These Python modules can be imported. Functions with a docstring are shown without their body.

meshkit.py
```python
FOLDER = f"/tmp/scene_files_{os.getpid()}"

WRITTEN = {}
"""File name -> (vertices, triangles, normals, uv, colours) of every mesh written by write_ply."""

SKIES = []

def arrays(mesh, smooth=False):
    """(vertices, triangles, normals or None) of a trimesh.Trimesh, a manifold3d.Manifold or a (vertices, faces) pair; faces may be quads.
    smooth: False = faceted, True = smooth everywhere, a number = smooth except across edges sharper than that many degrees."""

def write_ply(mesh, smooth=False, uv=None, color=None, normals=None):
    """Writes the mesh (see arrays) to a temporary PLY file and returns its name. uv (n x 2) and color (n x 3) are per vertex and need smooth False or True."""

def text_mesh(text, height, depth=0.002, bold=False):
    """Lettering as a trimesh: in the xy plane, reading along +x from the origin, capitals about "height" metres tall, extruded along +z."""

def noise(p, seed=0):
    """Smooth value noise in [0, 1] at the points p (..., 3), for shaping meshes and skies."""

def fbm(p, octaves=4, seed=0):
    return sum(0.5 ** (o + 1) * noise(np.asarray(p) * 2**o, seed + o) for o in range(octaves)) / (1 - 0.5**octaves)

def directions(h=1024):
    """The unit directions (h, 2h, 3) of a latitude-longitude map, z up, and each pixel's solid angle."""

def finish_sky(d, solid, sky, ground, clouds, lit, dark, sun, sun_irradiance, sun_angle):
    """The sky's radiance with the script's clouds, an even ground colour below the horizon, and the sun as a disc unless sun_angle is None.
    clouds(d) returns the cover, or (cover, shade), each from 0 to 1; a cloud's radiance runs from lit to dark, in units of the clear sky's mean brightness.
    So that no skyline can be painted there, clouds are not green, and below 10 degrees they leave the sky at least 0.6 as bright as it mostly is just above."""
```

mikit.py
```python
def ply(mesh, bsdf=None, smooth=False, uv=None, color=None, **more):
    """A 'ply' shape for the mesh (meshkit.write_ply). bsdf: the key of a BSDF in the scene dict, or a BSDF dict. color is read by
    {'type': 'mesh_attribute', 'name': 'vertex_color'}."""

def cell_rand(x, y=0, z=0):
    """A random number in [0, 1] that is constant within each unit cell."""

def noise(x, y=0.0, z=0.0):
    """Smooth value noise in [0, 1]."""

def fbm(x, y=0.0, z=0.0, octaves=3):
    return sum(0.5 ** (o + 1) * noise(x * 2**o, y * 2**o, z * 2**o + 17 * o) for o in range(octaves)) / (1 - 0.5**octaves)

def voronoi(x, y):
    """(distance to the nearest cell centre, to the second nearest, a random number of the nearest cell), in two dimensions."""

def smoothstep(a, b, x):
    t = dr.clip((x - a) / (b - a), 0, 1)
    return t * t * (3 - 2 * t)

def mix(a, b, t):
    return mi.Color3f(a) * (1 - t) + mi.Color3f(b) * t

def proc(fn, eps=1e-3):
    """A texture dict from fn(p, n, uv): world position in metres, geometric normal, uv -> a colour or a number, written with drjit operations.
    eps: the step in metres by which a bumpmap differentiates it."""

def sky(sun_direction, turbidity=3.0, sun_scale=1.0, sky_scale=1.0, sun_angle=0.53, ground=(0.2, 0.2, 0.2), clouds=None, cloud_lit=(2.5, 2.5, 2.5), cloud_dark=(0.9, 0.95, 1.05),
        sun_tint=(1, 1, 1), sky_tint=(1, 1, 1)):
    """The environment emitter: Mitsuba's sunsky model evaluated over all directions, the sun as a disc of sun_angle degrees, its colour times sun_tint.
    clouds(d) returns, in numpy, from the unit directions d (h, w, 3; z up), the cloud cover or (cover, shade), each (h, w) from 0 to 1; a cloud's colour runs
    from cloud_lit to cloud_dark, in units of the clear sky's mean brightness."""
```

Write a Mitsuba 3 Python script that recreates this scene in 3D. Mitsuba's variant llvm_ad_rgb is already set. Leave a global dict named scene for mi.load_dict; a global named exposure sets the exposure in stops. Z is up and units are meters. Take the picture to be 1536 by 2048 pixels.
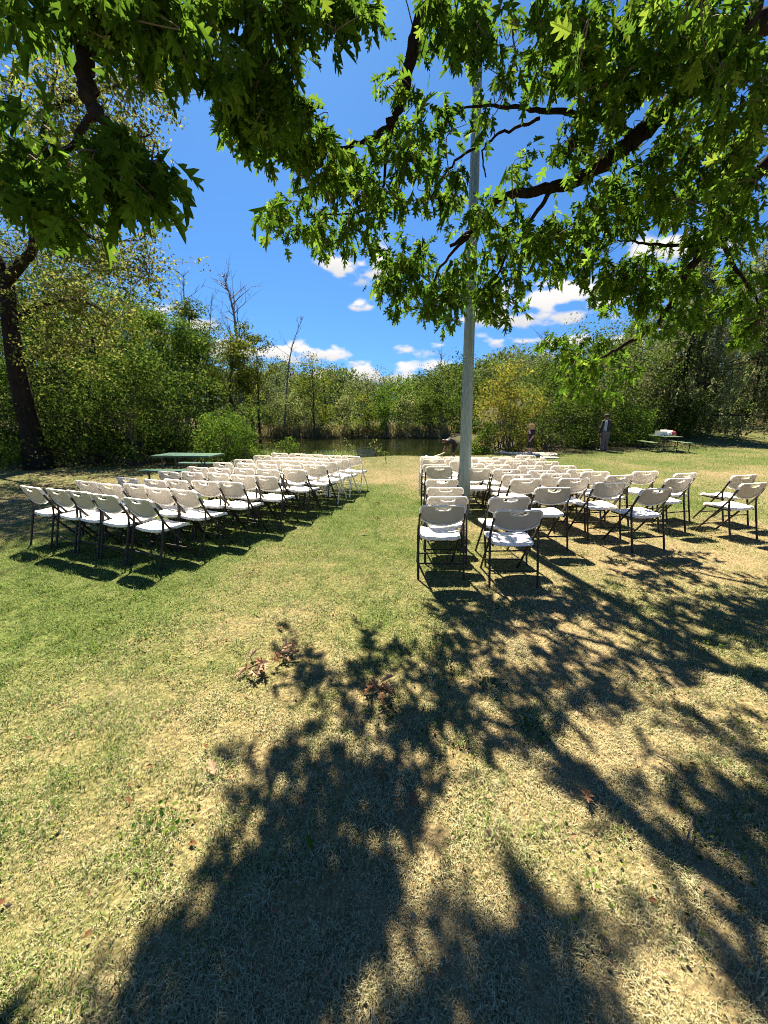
import math, random, numpy as np, trimesh, mitsuba as mi, drjit as dr, mikit, meshkit
import manifold3d as m3
from shapely.geometry import Polygon, box as sbox
from shapely import affinity
T = mi.ScalarTransform4f
scene, labels = {}, {}
rng = np.random.default_rng(7)
random.seed(7)

# ------------------------------------------------------------------ camera, sky, exposure
H, PITCH, F = 1.67, math.radians(14.0), 768.0
scene['camera'] = {'type': 'perspective', 'fov': 90.0, 'fov_axis': 'x', 'near_clip': 0.05, 'far_clip': 3000.0,
    'to_world': T().look_at(origin=[0, 0, H], target=[0, math.cos(PITCH), H - math.sin(PITCH)], up=[0, 0, 1])}
SUN_EL, SUN_AZ = math.radians(57.0), math.radians(-14.5)     # azimuth from +y towards +x
SUN = (math.sin(SUN_AZ) * math.cos(SUN_EL), math.cos(SUN_AZ) * math.cos(SUN_EL), math.sin(SUN_EL))


def cloud_cover(d):
    az = np.degrees(np.arctan2(d[..., 0], d[..., 1])); el = np.degrees(np.arcsin(np.clip(d[..., 2], -1, 1)))
    n = meshkit.fbm(np.stack([az * 0.33, el * 0.85, az * 0 + 3.0], -1), 5, 4)
    cov = np.zeros_like(az)
    r = np.random.default_rng(5)
    blobs = [(-3.8, 18.3, 4.6, 2.9), (-3.6, 14.0, 1.9, 0.8), (22.0, 12.6, 8.5, 3.9), (29.5, 14, 4, 2.0), (-11.0, 7.8, 6.2, 1.9), (4.0, 8.8, 4.6, 1.9), (-1.5, 5.6, 7.0, 2.4), (-4.0, 7.0, 2.5, .9),
             (-27, 11, 4.5, 1.5), (-20, 8.0, 5, 1.3), (9, 6.0, 4, 1.6), (16, 9.5, 4, 1.2), (34, 17, 5, 2.6), (12, 12.5, 4, 1.4), (26, 8, 6, 1.6), (-8, 4.6, 6, 1.2)]
    blobs += [(a, r.uniform(5, 22), r.uniform(3, 8), r.uniform(1, 2.8)) for a in np.r_[r.uniform(45, 180, 16), r.uniform(-180, -42, 16)]]
    shade = np.zeros_like(az)
    for a, e, ra, re in blobs:
        da = (az - a + 180) % 360 - 180
        dy = el - e
        q = (da / ra) ** 2 + np.where(dy > 0, dy / re, dy / (re * 0.5)) ** 2
        c = np.clip((1.5 - q - (0.60 - n) * 5.5) * 1.4, 0, 1)
        c = c * np.clip((1.9 - q) / 1.2, 0, 1)
        shade = np.where(c > cov, np.clip(0.30 - dy / re * 0.55, 0, 0.8), shade)
        cov = np.maximum(cov, c)
    return np.clip(cov, 0, 1), shade


scene['sky'] = mikit.sky(SUN, turbidity=3, sky_scale=0.198, sky_tint=(0.50, 0.93, 1.45), sun_tint=(1.0, 1.0, 0.98), clouds=cloud_cover,
                         cloud_lit=(3.2, 3.1, 3.0), cloud_dark=(1.5, 1.6, 1.75), ground=(0.09, 0.10, 0.05))
exposure = 4.15


# ------------------------------------------------------------------ helpers
def ray(x, y):
    u = 1024 - y
    return (x - 768.0), F * math.cos(PITCH) + u * math.sin(PITCH), -F * math.sin(PITCH) + u * math.cos(PITCH)


def at(x, y, D):
    """World point seen at photo pixel (x, y) and D metres ahead."""
    a, b, c = ray(x, y)
    return np.array([a * D / b, D, H + c * D / b])


def onplane(x, y, z=0.0):
    a, b, c = ray(x, y)
    t = (z - H) / c
    return np.array([a * t, b * t, z])


def sm(a, b, x):
    t = np.clip((np.asarray(x, float) - a) / (b - a), 0, 1)
    return t * t * (3 - 2 * t)


WATER_Z = -0.34


def pond_q(x, y):
    wob = 0.05 * np.sin(x * 0.9 + 1) + 0.05 * np.sin(y * 0.7) + 0.03 * np.sin(x * 2.3)
    return (np.abs((x + 4.0) / 11.5) ** 3.2 + np.abs((y - 27.3) / 10.3) ** 3.2) ** (1 / 3.2) + wob * 0.45


def ter(x, y):
    x, y = np.asarray(x, float), np.asarray(y, float)
    q = pond_q(x, y)
    z = -1.1 * (1 - sm(0.86, 1.06, q))
    z = z + 0.125 * np.clip(y - 22, 0, 30) * sm(9, 20, x)
    z = z + 0.012 * np.clip(-x - 9, 0, 40) + 0.02 * np.clip(y - 40, 0, 60)
    d = np.hypot(x, y)
    p3 = np.stack([x * 0.55, y * 0.55, x * 0], -1)
    z = z + (meshkit.fbm(p3, 3, 3) - 0.5) * 0.07 * sm(2.5, 6, d)
    return z


def num(key):
    if key not in scene and key not in labels and key not in USED:
        USED.add(key); return key
    i = 1
    while f'{key}_{i:03d}' in USED: i += 1
    USED.add(f'{key}_{i:03d}')
    return f'{key}_{i:03d}'


USED = set()


def thing(name, label, cat, group=None, kind=None):
    k = num(name)
    labels[k] = {'label': label, 'category': cat}
    if group: labels[k]['group'] = group
    if kind: labels[k]['kind'] = kind
    return k


def put(name, shape, parent=None, tw=None, label=None, kind=None):
    k = num(name if parent is None else parent + '__' + name)
    scene[k] = dict(shape) if tw is None else {**shape, 'to_world': tw}
    if label or kind:
        labels.setdefault(k, {})
        if label: labels[k]['label'] = label
        if kind: labels[k]['kind'] = kind
    return k


def struct(name, shape, label=None, kind='structure'):
    scene[name] = shape; USED.add(name)
    labels[name] = {'kind': kind}
    if label: labels[name]['label'] = label


def cat(ms):
    vs, fs, o = [], [], 0
    for v, f in ms:
        vs.append(np.asarray(v, float)); fs.append(np.asarray(f, int) + o); o += len(v)
    return np.vstack(vs), np.vstack(fs)


def tube(pts, rad, sides=8, cap=True):
    p = np.asarray(pts, float); n = len(p)
    r = np.broadcast_to(np.asarray(rad, float), (n,))
    t = np.gradient(p, axis=0); t /= np.linalg.norm(t, axis=1, keepdims=True) + 1e-12
    ref = np.array([0, 0, 1.0]) if abs(t[0][2]) < 0.9 else np.array([1.0, 0, 0])
    a = np.cross(t[0], ref); a /= np.linalg.norm(a)
    A = []
    for i in range(n):
        a = a - t[i] * (a @ t[i]); a /= np.linalg.norm(a) + 1e-12; A.append(a.copy())
    A = np.array(A); B = np.cross(t, A)
    ang = np.arange(sides) * 2 * np.pi / sides
    v = (p[:, None] + r[:, None, None] * (np.cos(ang)[None, :, None] * A[:, None] + np.sin(ang)[None, :, None] * B[:, None])).reshape(-1, 3)
    i, j = np.meshgrid(np.arange(n - 1), np.arange(sides), indexing='ij')
    a0, a1 = i * sides + j, i * sides + (j + 1) % sides
    f = np.concatenate([np.stack([a0, a1, a1 + sides], -1).reshape(-1, 3), np.stack([a0, a1 + sides, a0 + sides], -1).reshape(-1, 3)])
    if cap:
        v = np.vstack([v, p[:1], p[-1:]]); k = len(v)
        s = np.arange(sides)
        f = np.vstack([f, np.stack([s * 0 + k - 2, (s + 1) % sides, s], 1), np.stack([s * 0 + k - 1, s + (n - 1) * sides, (s + 1) % sides + (n - 1) * sides], 1)])
    return v, f


def curve(pts, n=12):
    """Catmull-Rom through the points."""
    p = np.asarray(pts, float)
    p = np.vstack([2 * p[0] - p[1], p, 2 * p[-1] - p[-2]])
    out = []
    m = len(p) - 3
    for s in np.linspace(0, m, n * m + 1):
        i = min(int(s), m - 1); t = s - i
        a, b, c, d = p[i:i + 4]
        out.append(0.5 * (2 * b + (c - a) * t + (2 * a - 5 * b + 4 * c - d) * t * t + (-a + 3 * b - 3 * c + d) * t ** 3))
    return np.array(out)


def man(m):
    q = m.to_mesh()
    return np.array(q.vert_properties[:, :3], float), np.array(q.tri_verts, int)


def bx(x, y, z, cx=0, cy=0, cz=0, r=0.0):
    """A box, its edges rounded by r."""
    if r <= 0:
        return man(m3.Manifold.cube([x, y, z], True).translate([cx, cy, cz]))
    s = m3.Manifold.sphere(r, 8)
    return man(m3.Manifold.batch_hull([s.translate([sx * (x / 2 - r) + cx, sy * (y / 2 - r) + cy, sz * (z / 2 - r) + cz]) for sx in (-1, 1) for sy in (-1, 1) for sz in (-1, 1)]))


def frames(nrm, spin):
    """Rotation matrices whose z axes are nrm and whose x axes are turned by spin."""
    n = nrm / (np.linalg.norm(nrm, axis=1, keepdims=True) + 1e-9)
    ref = np.where(np.abs(n[:, 2:]) < 0.95, np.array([[0, 0, 1.0]]), np.array([[1.0, 0, 0]]))
    a = np.cross(ref, n); a /= np.linalg.norm(a, axis=1, keepdims=True)
    b = np.cross(n, a)
    c, s = np.cos(spin)[:, None], np.sin(spin)[:, None]
    return np.stack([a * c + b * s, b * c - a * s, n], -1)      # columns x, y, z


def scatter(tv, tf, pos, R, size, uv):
    """Copies of the template (tv, tf): one mesh with one uv per copy."""
    n, k = len(pos), len(tv)
    v = np.einsum('nij,kj->nki', R, tv) * np.asarray(size).reshape(-1, 1, 1) + pos[:, None]
    f = tf[None] + (np.arange(n) * k)[:, None, None]
    return v.reshape(-1, 3), f.reshape(-1, 3), np.repeat(uv, k, axis=0)


# leaf templates: y along the leaf, x across, folded along the midrib
LEAF = (np.array([[0, 0, 0], [0.30, 0.45, 0.08], [0, 1, -0.06], [-0.30, 0.45, 0.08]]) - [0, 0.5, 0], np.array([[0, 1, 2], [0, 2, 3]]))
NEEDLE = (np.array([[0, 0, 0], [0.10, 0.5, 0.03], [0, 1, 0], [-0.10, 0.5, 0.03]]), np.array([[0, 1, 2], [0, 2, 3]]))


def oak_template(wide=1.0, fold=0.28, curl=0.20, twist=0.0):
    half = np.array([(0, -0.22), (0.012, -0.2), (0.012, 0.0), (0.19, 0.13), (0.25, 0.24), (0.075, 0.25), (0.30, 0.43), (0.40, 0.60), (0.07, 0.51), (0.21, 0.74), (0.27, 0.86), (0.055, 0.77), (0.07, 0.93), (0, 1.02)])
    half[:, 0] *= wide
    v2, f2 = trimesh.creation.triangulate_polygon(Polygon(half), engine='earcut')
    v2 = np.asarray(v2)
    n = len(v2)
    v = np.vstack([np.c_[v2[:, 0], v2[:, 1]], np.c_[-v2[:, 0], v2[:, 1]]])
    f = np.vstack([f2, f2[:, ::-1] + n])
    z = fold * np.abs(v[:, 0]) - curl * np.clip(v[:, 1], 0, 2) ** 2 + twist * v[:, 0] * v[:, 1]
    return np.c_[v, z], f


OAK = oak_template()


# ------------------------------------------------------------------ materials
def rgb(*c): return {'type': 'rgb', 'value': list(c)}


def P(base, rough=0.6, **k):
    return {'type': 'twosided', 'b': {'type': 'principled', 'base_color': base if isinstance(base, dict) else rgb(*base), 'roughness': rough, **k}}


def leafmat(c_dark, c_mid, c_odd, odd=0.1, rough=0.45, trans=1.0, spec=0.35):
    """uv.x picks the leaf's tint, uv.y its lightness."""
    def fn(p, n, uv):
        c = mikit.mix(c_dark, c_mid, uv.y)
        return mikit.mix(c, c_odd, mikit.smoothstep(1 - odd - 0.06, 1 - odd * 0.3, uv.x))
    return {'type': 'principledthin', 'base_color': mikit.proc(fn), 'roughness': rough, 'diff_trans': trans, 'spec_trans': 0.0, 'eta': 1.4}


scene['m_oak'] = leafmat((0.022, 0.058, 0.008), (0.105, 0.205, 0.018), (0.15, 0.23, 0.026), 0.10, 0.32, 1.15)
scene['m_leaf_left'] = leafmat((0.05, 0.08, 0.014), (0.22, 0.26, 0.055), (0.26, 0.22, 0.08), 0.14, 0.3, 0.95)
scene['m_leaf_wood'] = leafmat((0.010, 0.030, 0.006), (0.115, 0.185, 0.032), (0.17, 0.19, 0.04), 0.07, 0.25, 0.7)
scene['m_leaf_bright'] = leafmat((0.024, 0.065, 0.009), (0.120, 0.215, 0.026), (0.19, 0.23, 0.04), 0.10, 0.30, 0.8)
scene['m_leaf_yellow'] = leafmat((0.04, 0.07, 0.010), (0.165, 0.215, 0.034), (0.25, 0.22, 0.05), 0.12, 0.32, 0.8)
scene['m_leaf_gold'] = leafmat((0.075, 0.10, 0.014), (0.24, 0.265, 0.04), (0.34, 0.26, 0.06), 0.14, 0.32, 0.85)
scene['m_leaf_grey'] = leafmat((0.06, 0.09, 0.03), (0.21, 0.26, 0.085), (0.28, 0.28, 0.12), 0.14, 0.36, 0.95)
scene['m_leaf_far'] = leafmat((0.045, 0.075, 0.03), (0.125, 0.17, 0.06), (0.16, 0.16, 0.07), 0.10, 0.5, 0.9)
scene['m_needle'] = leafmat((0.05, 0.08, 0.03), (0.19, 0.24, 0.095), (0.26, 0.25, 0.14), 0.14, 0.45, 0.95)
scene['m_dry_leaf'] = leafmat((0.099, 0.050, 0.028), (0.211, 0.124, 0.074), (0.279, 0.211, 0.149), 0.3, 0.55, 0.5)
scene['m_reed'] = leafmat((0.12, 0.12, 0.05), (0.26, 0.24, 0.11), (0.30, 0.26, 0.15), 0.25, 0.6, 0.9)


def grass_fn(p, n, uv):
    green = mikit.mix((0.045, 0.105, 0.015), (0.185, 0.315, 0.055), uv.y)
    straw = mikit.mix((0.19, 0.17, 0.09), (0.57, 0.54, 0.375), uv.y)
    return mikit.mix(green, straw, uv.x)


scene['m_grass'] = {'type': 'principledthin', 'base_color': mikit.proc(grass_fn), 'roughness': 0.5, 'diff_trans': 0.7, 'spec_trans': 0.0, 'eta': 1.35}


def ground_fn(p, n, uv):
    a = mikit.fbm(p.x * 45, p.y * 45, 0, 3)
    b = mikit.noise(p.x * 160, p.y * 70, 3.0)
    c = mikit.fbm(p.x * 5, p.y * 5, 7.0, 3)
    t = dr.clip(uv.x + (c - 0.5) * 0.5 + (a - 0.5) * 0.4, 0, 1)
    green = mikit.mix((0.020, 0.040, 0.008), (0.073, 0.099, 0.023), a)
    straw = mikit.mix((0.066, 0.051, 0.025), (0.224, 0.185, 0.099), a * 0.6 + b * 0.4)
    lawn = mikit.mix(green, straw, t)  # both tones set dark, for the shade down between the grass blades
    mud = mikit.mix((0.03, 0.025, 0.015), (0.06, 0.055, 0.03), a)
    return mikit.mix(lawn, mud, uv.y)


scene['m_ground'] = {'type': 'twosided', 'b': {'type': 'bumpmap', 'bump': mikit.proc(lambda p, n, uv: mikit.fbm(p.x * 60, p.y * 60, 0, 2) * 0.02 + mikit.fbm(p.x * 11, p.y * 11, 4.0, 2) * 0.02, 4e-3), 'scale': 1.0,
                     'b': {'type': 'principled', 'base_color': mikit.proc(ground_fn), 'roughness': 0.9, 'specular': 0.1}}}
scene['m_water'] = {'type': 'bumpmap', 'bump': mikit.proc(lambda p, n, uv: (mikit.fbm(p.x * 3.0, p.y * 6.0, 0, 3) - 0.5) * (0.0055 + 0.014 * mikit.smoothstep(0.36, 0.6, mikit.fbm(p.x * 0.9, p.y * 0.22, 5.0, 2))), 1e-2), 'scale': 1.0,
                    'b': {'type': 'principled', 'base_color': mikit.proc(lambda p, n, uv: mikit.mix((0.0015, 0.0025, 0.001), (0.004, 0.006, 0.0015), mikit.fbm(p.x * 0.5, p.y * 0.5, 2.0, 3))), 'roughness': 0.03, 'specular': 0.6}}


def bark_fn(c0, c1, s=1.0):
    def fn(p, n, uv):
        a = mikit.fbm(p.x * 28 * s, p.y * 28 * s, p.z * 5 * s, 3)
        b = mikit.fbm(p.x * 3, p.y * 3, p.z * 3, 3)
        return mikit.mix(c0, c1, dr.clip(a * 0.8 + (b - 0.4) * 0.6, 0, 1))
    return fn


scene['m_bark'] = {'type': 'twosided', 'b': {'type': 'bumpmap', 'bump': mikit.proc(lambda p, n, uv: mikit.fbm(p.x * 30, p.y * 30, p.z * 6, 3) * 0.03, 3e-3), 'scale': 1.0,
                   'b': {'type': 'principled', 'base_color': mikit.proc(bark_fn((0.014, 0.011, 0.009), (0.06, 0.048, 0.036))), 'roughness': 0.9, 'specular': 0.2}}}
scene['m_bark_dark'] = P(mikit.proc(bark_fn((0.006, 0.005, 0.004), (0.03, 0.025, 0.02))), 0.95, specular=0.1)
scene['m_twig'] = P(mikit.proc(bark_fn((0.05, 0.04, 0.03), (0.12, 0.10, 0.075))), 0.8)
scene['m_dead'] = P(mikit.proc(bark_fn((0.10, 0.09, 0.08), (0.24, 0.22, 0.19))), 0.8)


def plastic_fn(c, dirt):
    def fn(p, n, uv):
        a = mikit.fbm(p.x * 9, p.y * 9, p.z * 9, 3)
        s = mikit.noise(p.x * 70, p.y * 70, p.z * 70)
        return mikit.mix(c, dirt, dr.clip((a - 0.52) * 1.6, 0, 0.55) + mikit.smoothstep(0.86, 0.95, s) * 0.25)
    return fn


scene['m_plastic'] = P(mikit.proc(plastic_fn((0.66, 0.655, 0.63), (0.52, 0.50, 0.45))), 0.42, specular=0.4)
scene['m_back_shaded'] = P(mikit.proc(plastic_fn((0.365, 0.345, 0.30), (0.30, 0.28, 0.24))), 0.45, specular=0.35)  # same off-white plastic as the seat, darkened because the backs stand in shade
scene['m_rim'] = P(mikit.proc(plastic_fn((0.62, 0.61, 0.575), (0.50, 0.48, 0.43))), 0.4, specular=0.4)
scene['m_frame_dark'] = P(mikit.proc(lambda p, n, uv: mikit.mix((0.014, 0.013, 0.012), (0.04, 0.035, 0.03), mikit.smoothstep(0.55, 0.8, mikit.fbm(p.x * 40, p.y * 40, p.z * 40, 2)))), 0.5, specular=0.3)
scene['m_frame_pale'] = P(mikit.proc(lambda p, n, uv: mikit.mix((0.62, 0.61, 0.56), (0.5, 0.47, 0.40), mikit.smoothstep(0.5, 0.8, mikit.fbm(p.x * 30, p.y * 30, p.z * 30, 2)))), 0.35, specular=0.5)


def pole_fn(p, n, uv):
    streak = mikit.fbm(p.x * 30, p.y * 30, p.z * 0.7, 3)
    spot = mikit.fbm(p.x * 12, p.y * 12, p.z * 9, 3)
    c = mikit.mix((0.135, 0.185, 0.175), (0.143, 0.196, 0.185), streak)
    return mikit.mix(c, (0.11, 0.14, 0.13), mikit.smoothstep(0.66, 0.8, spot) * 0.35)


scene['m_pole'] = P(mikit.proc(pole_fn), 0.4, specular=0.5)


def plank_fn(c0, c1):
    def fn(p, n, uv):
        a = mikit.fbm(p.x * 6, p.y * 60, p.z * 40, 3)
        return mikit.mix(c0, c1, a)
    return fn


scene['m_green_plank'] = P(mikit.proc(plank_fn((0.018, 0.060, 0.047), (0.036, 0.10, 0.078))), 0.28, specular=0.5)
scene['m_olive_plank'] = P(mikit.proc(plank_fn((0.035, 0.075, 0.03), (0.07, 0.12, 0.05))), 0.5, specular=0.4)
scene['m_iron'] = P((0.02, 0.02, 0.02), 0.45, specular=0.5)
for nm, c, r in (('skin_brown', (0.20, 0.10, 0.065), .5), ('skin_pale', (0.52, 0.30, 0.21), .5), ('hair_black', (0.015, 0.012, 0.01), .6), ('hair_blond', (0.62, 0.42, 0.20), .7), ('cloth_black', (0.018, 0.017, 0.02), .85), ('cloth_maroon', (0.05, 0.022, 0.024), .85),
                 ('cloth_grey', (0.12, 0.10, 0.11), .85), ('cloth_pale', (0.32, 0.36, 0.44), .85), ('cloth_print', (0.6, 0.6, 0.6), .8), ('shoe', (0.02, 0.02, 0.022), .6), ('paper', (0.75, 0.73, 0.69), .7), ('bag_red', (0.52, 0.07, 0.08), .5),
                 ('bag_white', (0.74, 0.72, 0.68), .5), ('eye', (0.02, 0.02, 0.02), .3), ('lip', (0.30, 0.12, 0.10), .5)):
    scene['m_' + nm] = P(mikit.proc((lambda cc: lambda p, n, uv: mikit.mix(cc, [x * 0.7 for x in cc], mikit.fbm(p.x * 25, p.y * 25, p.z * 25, 2)))(c)), r)
scene['m_slab'] = P(mikit.proc(lambda p, n, uv: mikit.mix((0.46, 0.40, 0.34), (0.32, 0.28, 0.22), mikit.fbm(p.x * 3, p.y * 3, p.z * 3, 4))), 0.8)
scene['m_runner'] = P(mikit.proc(lambda p, n, uv: mikit.mix((0.66, 0.60, 0.48), (0.48, 0.42, 0.32), mikit.fbm(p.x * 8, p.y * 8, p.z * 8, 3))), 0.8)


# ------------------------------------------------------------------ the setting: ground, pond
def dryness(x, y):
    """0 green turf .. 1 straw: the lawn's worn and watered patches."""
    x, y = np.asarray(x, float), np.asarray(y, float)
    n = meshkit.fbm(np.stack([x * 0.7, y * 0.7, x * 0 + 5], -1), 4, 11) - 0.5
    m = meshkit.fbm(np.stack([x * 2.6, y * 2.6, x * 0 + 2], -1), 3, 12) - 0.5
    d = 0.74 + 0.09 * (1 - sm(2.6, 4.2, y)) - 0.20 * sm(9, 13, y)
    left = np.exp(-(((x + 3.1) / 2.3) ** 2 + ((y - 3.8) / 2.1) ** 2))
    mid = np.exp(-(((x + 0.2) / 1.5) ** 2 + ((y - 7.2) / 2.6) ** 2))
    right = np.exp(-(((x - 5.8) / 1.3) ** 2 + ((y - 8.0) / 1.6) ** 2))
    seats = np.exp(-(((x + 3.5) / 2.5) ** 2 + ((y - 6.5) / 3.0) ** 2))
    d = d - 0.72 * left - 0.58 * mid - 0.35 * right - 0.55 * seats
    d = d - 0.25 * sm(-8, -14, x)
    d = d - 0.22 * sm(9, 16, y) * sm(3, 8, x) * (1 - sm(14, 20, x))
    d = d - 0.16 * sm(3.5, 6, x) * sm(4.5, 6, y)
    worn = np.exp(-((y - 3.75 - 0.06 * x) / 0.32) ** 2) * np.exp(-((x + 0.6) / 1.2) ** 2)
    path = np.exp(-((y - 12.5 - 0.28 * (x - 14)) / 1.2) ** 2) * sm(7, 10, x)
    d = d + 0.22 * worn + 0.40 * path
    return np.clip(d + n * 1.1 + m * 0.55, 0.02, 1.0)


def grid_axis():
    a = [0.0]
    while a[-1] < 12: a.append(a[-1] + 0.16)
    while a[-1] < 60: a.append(a[-1] * 1.045)
    while a[-1] < 900: a.append(a[-1] * 1.25)
    return np.array(a)


ax = grid_axis(); gx = np.r_[-ax[:0:-1], ax]; gy = np.r_[-ax[:0:-1][-60:], ax]
gy = np.r_[-900, -200, -60, gy[gy > -25]]
# finer rows at the pond's banks
gy = np.unique(np.r_[gy, np.linspace(15.5, 19.5, 20)])
GX, GY = np.meshgrid(gx, gy, indexing='ij')
GZ = ter(GX, GY)
mud = 1 - sm(0.93, 1.03, pond_q(GX, GY))
leaf_litter = np.maximum(sm(-11.5, -14, GX + 0.25 * (GY - 12)), 0) * 0.75
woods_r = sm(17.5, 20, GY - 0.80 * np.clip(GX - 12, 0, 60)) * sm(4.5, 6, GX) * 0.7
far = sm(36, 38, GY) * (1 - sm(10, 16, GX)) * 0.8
ii, jj = np.meshgrid(np.arange(len(gx) - 1), np.arange(len(gy) - 1), indexing='ij')
q0 = ii * len(gy) + jj
gf = np.concatenate([np.stack([q0, q0 + len(gy), q0 + len(gy) + 1], -1).reshape(-1, 3), np.stack([q0, q0 + len(gy) + 1, q0 + 1], -1).reshape(-1, 3)])
gv = np.stack([GX, GY, GZ], -1).reshape(-1, 3)
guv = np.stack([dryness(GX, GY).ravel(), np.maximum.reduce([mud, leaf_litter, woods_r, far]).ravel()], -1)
struct('lawn', mikit.ply((gv, gf), 'm_ground', smooth=True, uv=guv), 'lawn of patchy green and straw-dry turf')
wx = np.linspace(-19, 11, 40); wy = np.linspace(15.5, 40, 40)
WX, WY = np.meshgrid(wx, wy, indexing='ij')
ii, jj = np.meshgrid(np.arange(39), np.arange(39), indexing='ij'); q0 = ii * 40 + jj
wf = np.concatenate([np.stack([q0, q0 + 40, q0 + 41], -1).reshape(-1, 3), np.stack([q0, q0 + 41, q0 + 1], -1).reshape(-1, 3)])
struct('pond_water', mikit.ply((np.stack([WX, WY, WX * 0 + WATER_Z], -1).reshape(-1, 3), wf), 'm_water', smooth=True, uv=np.stack([WX, WY], -1).reshape(-1, 2)), 'still dark green pond reflecting the trees')


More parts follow.
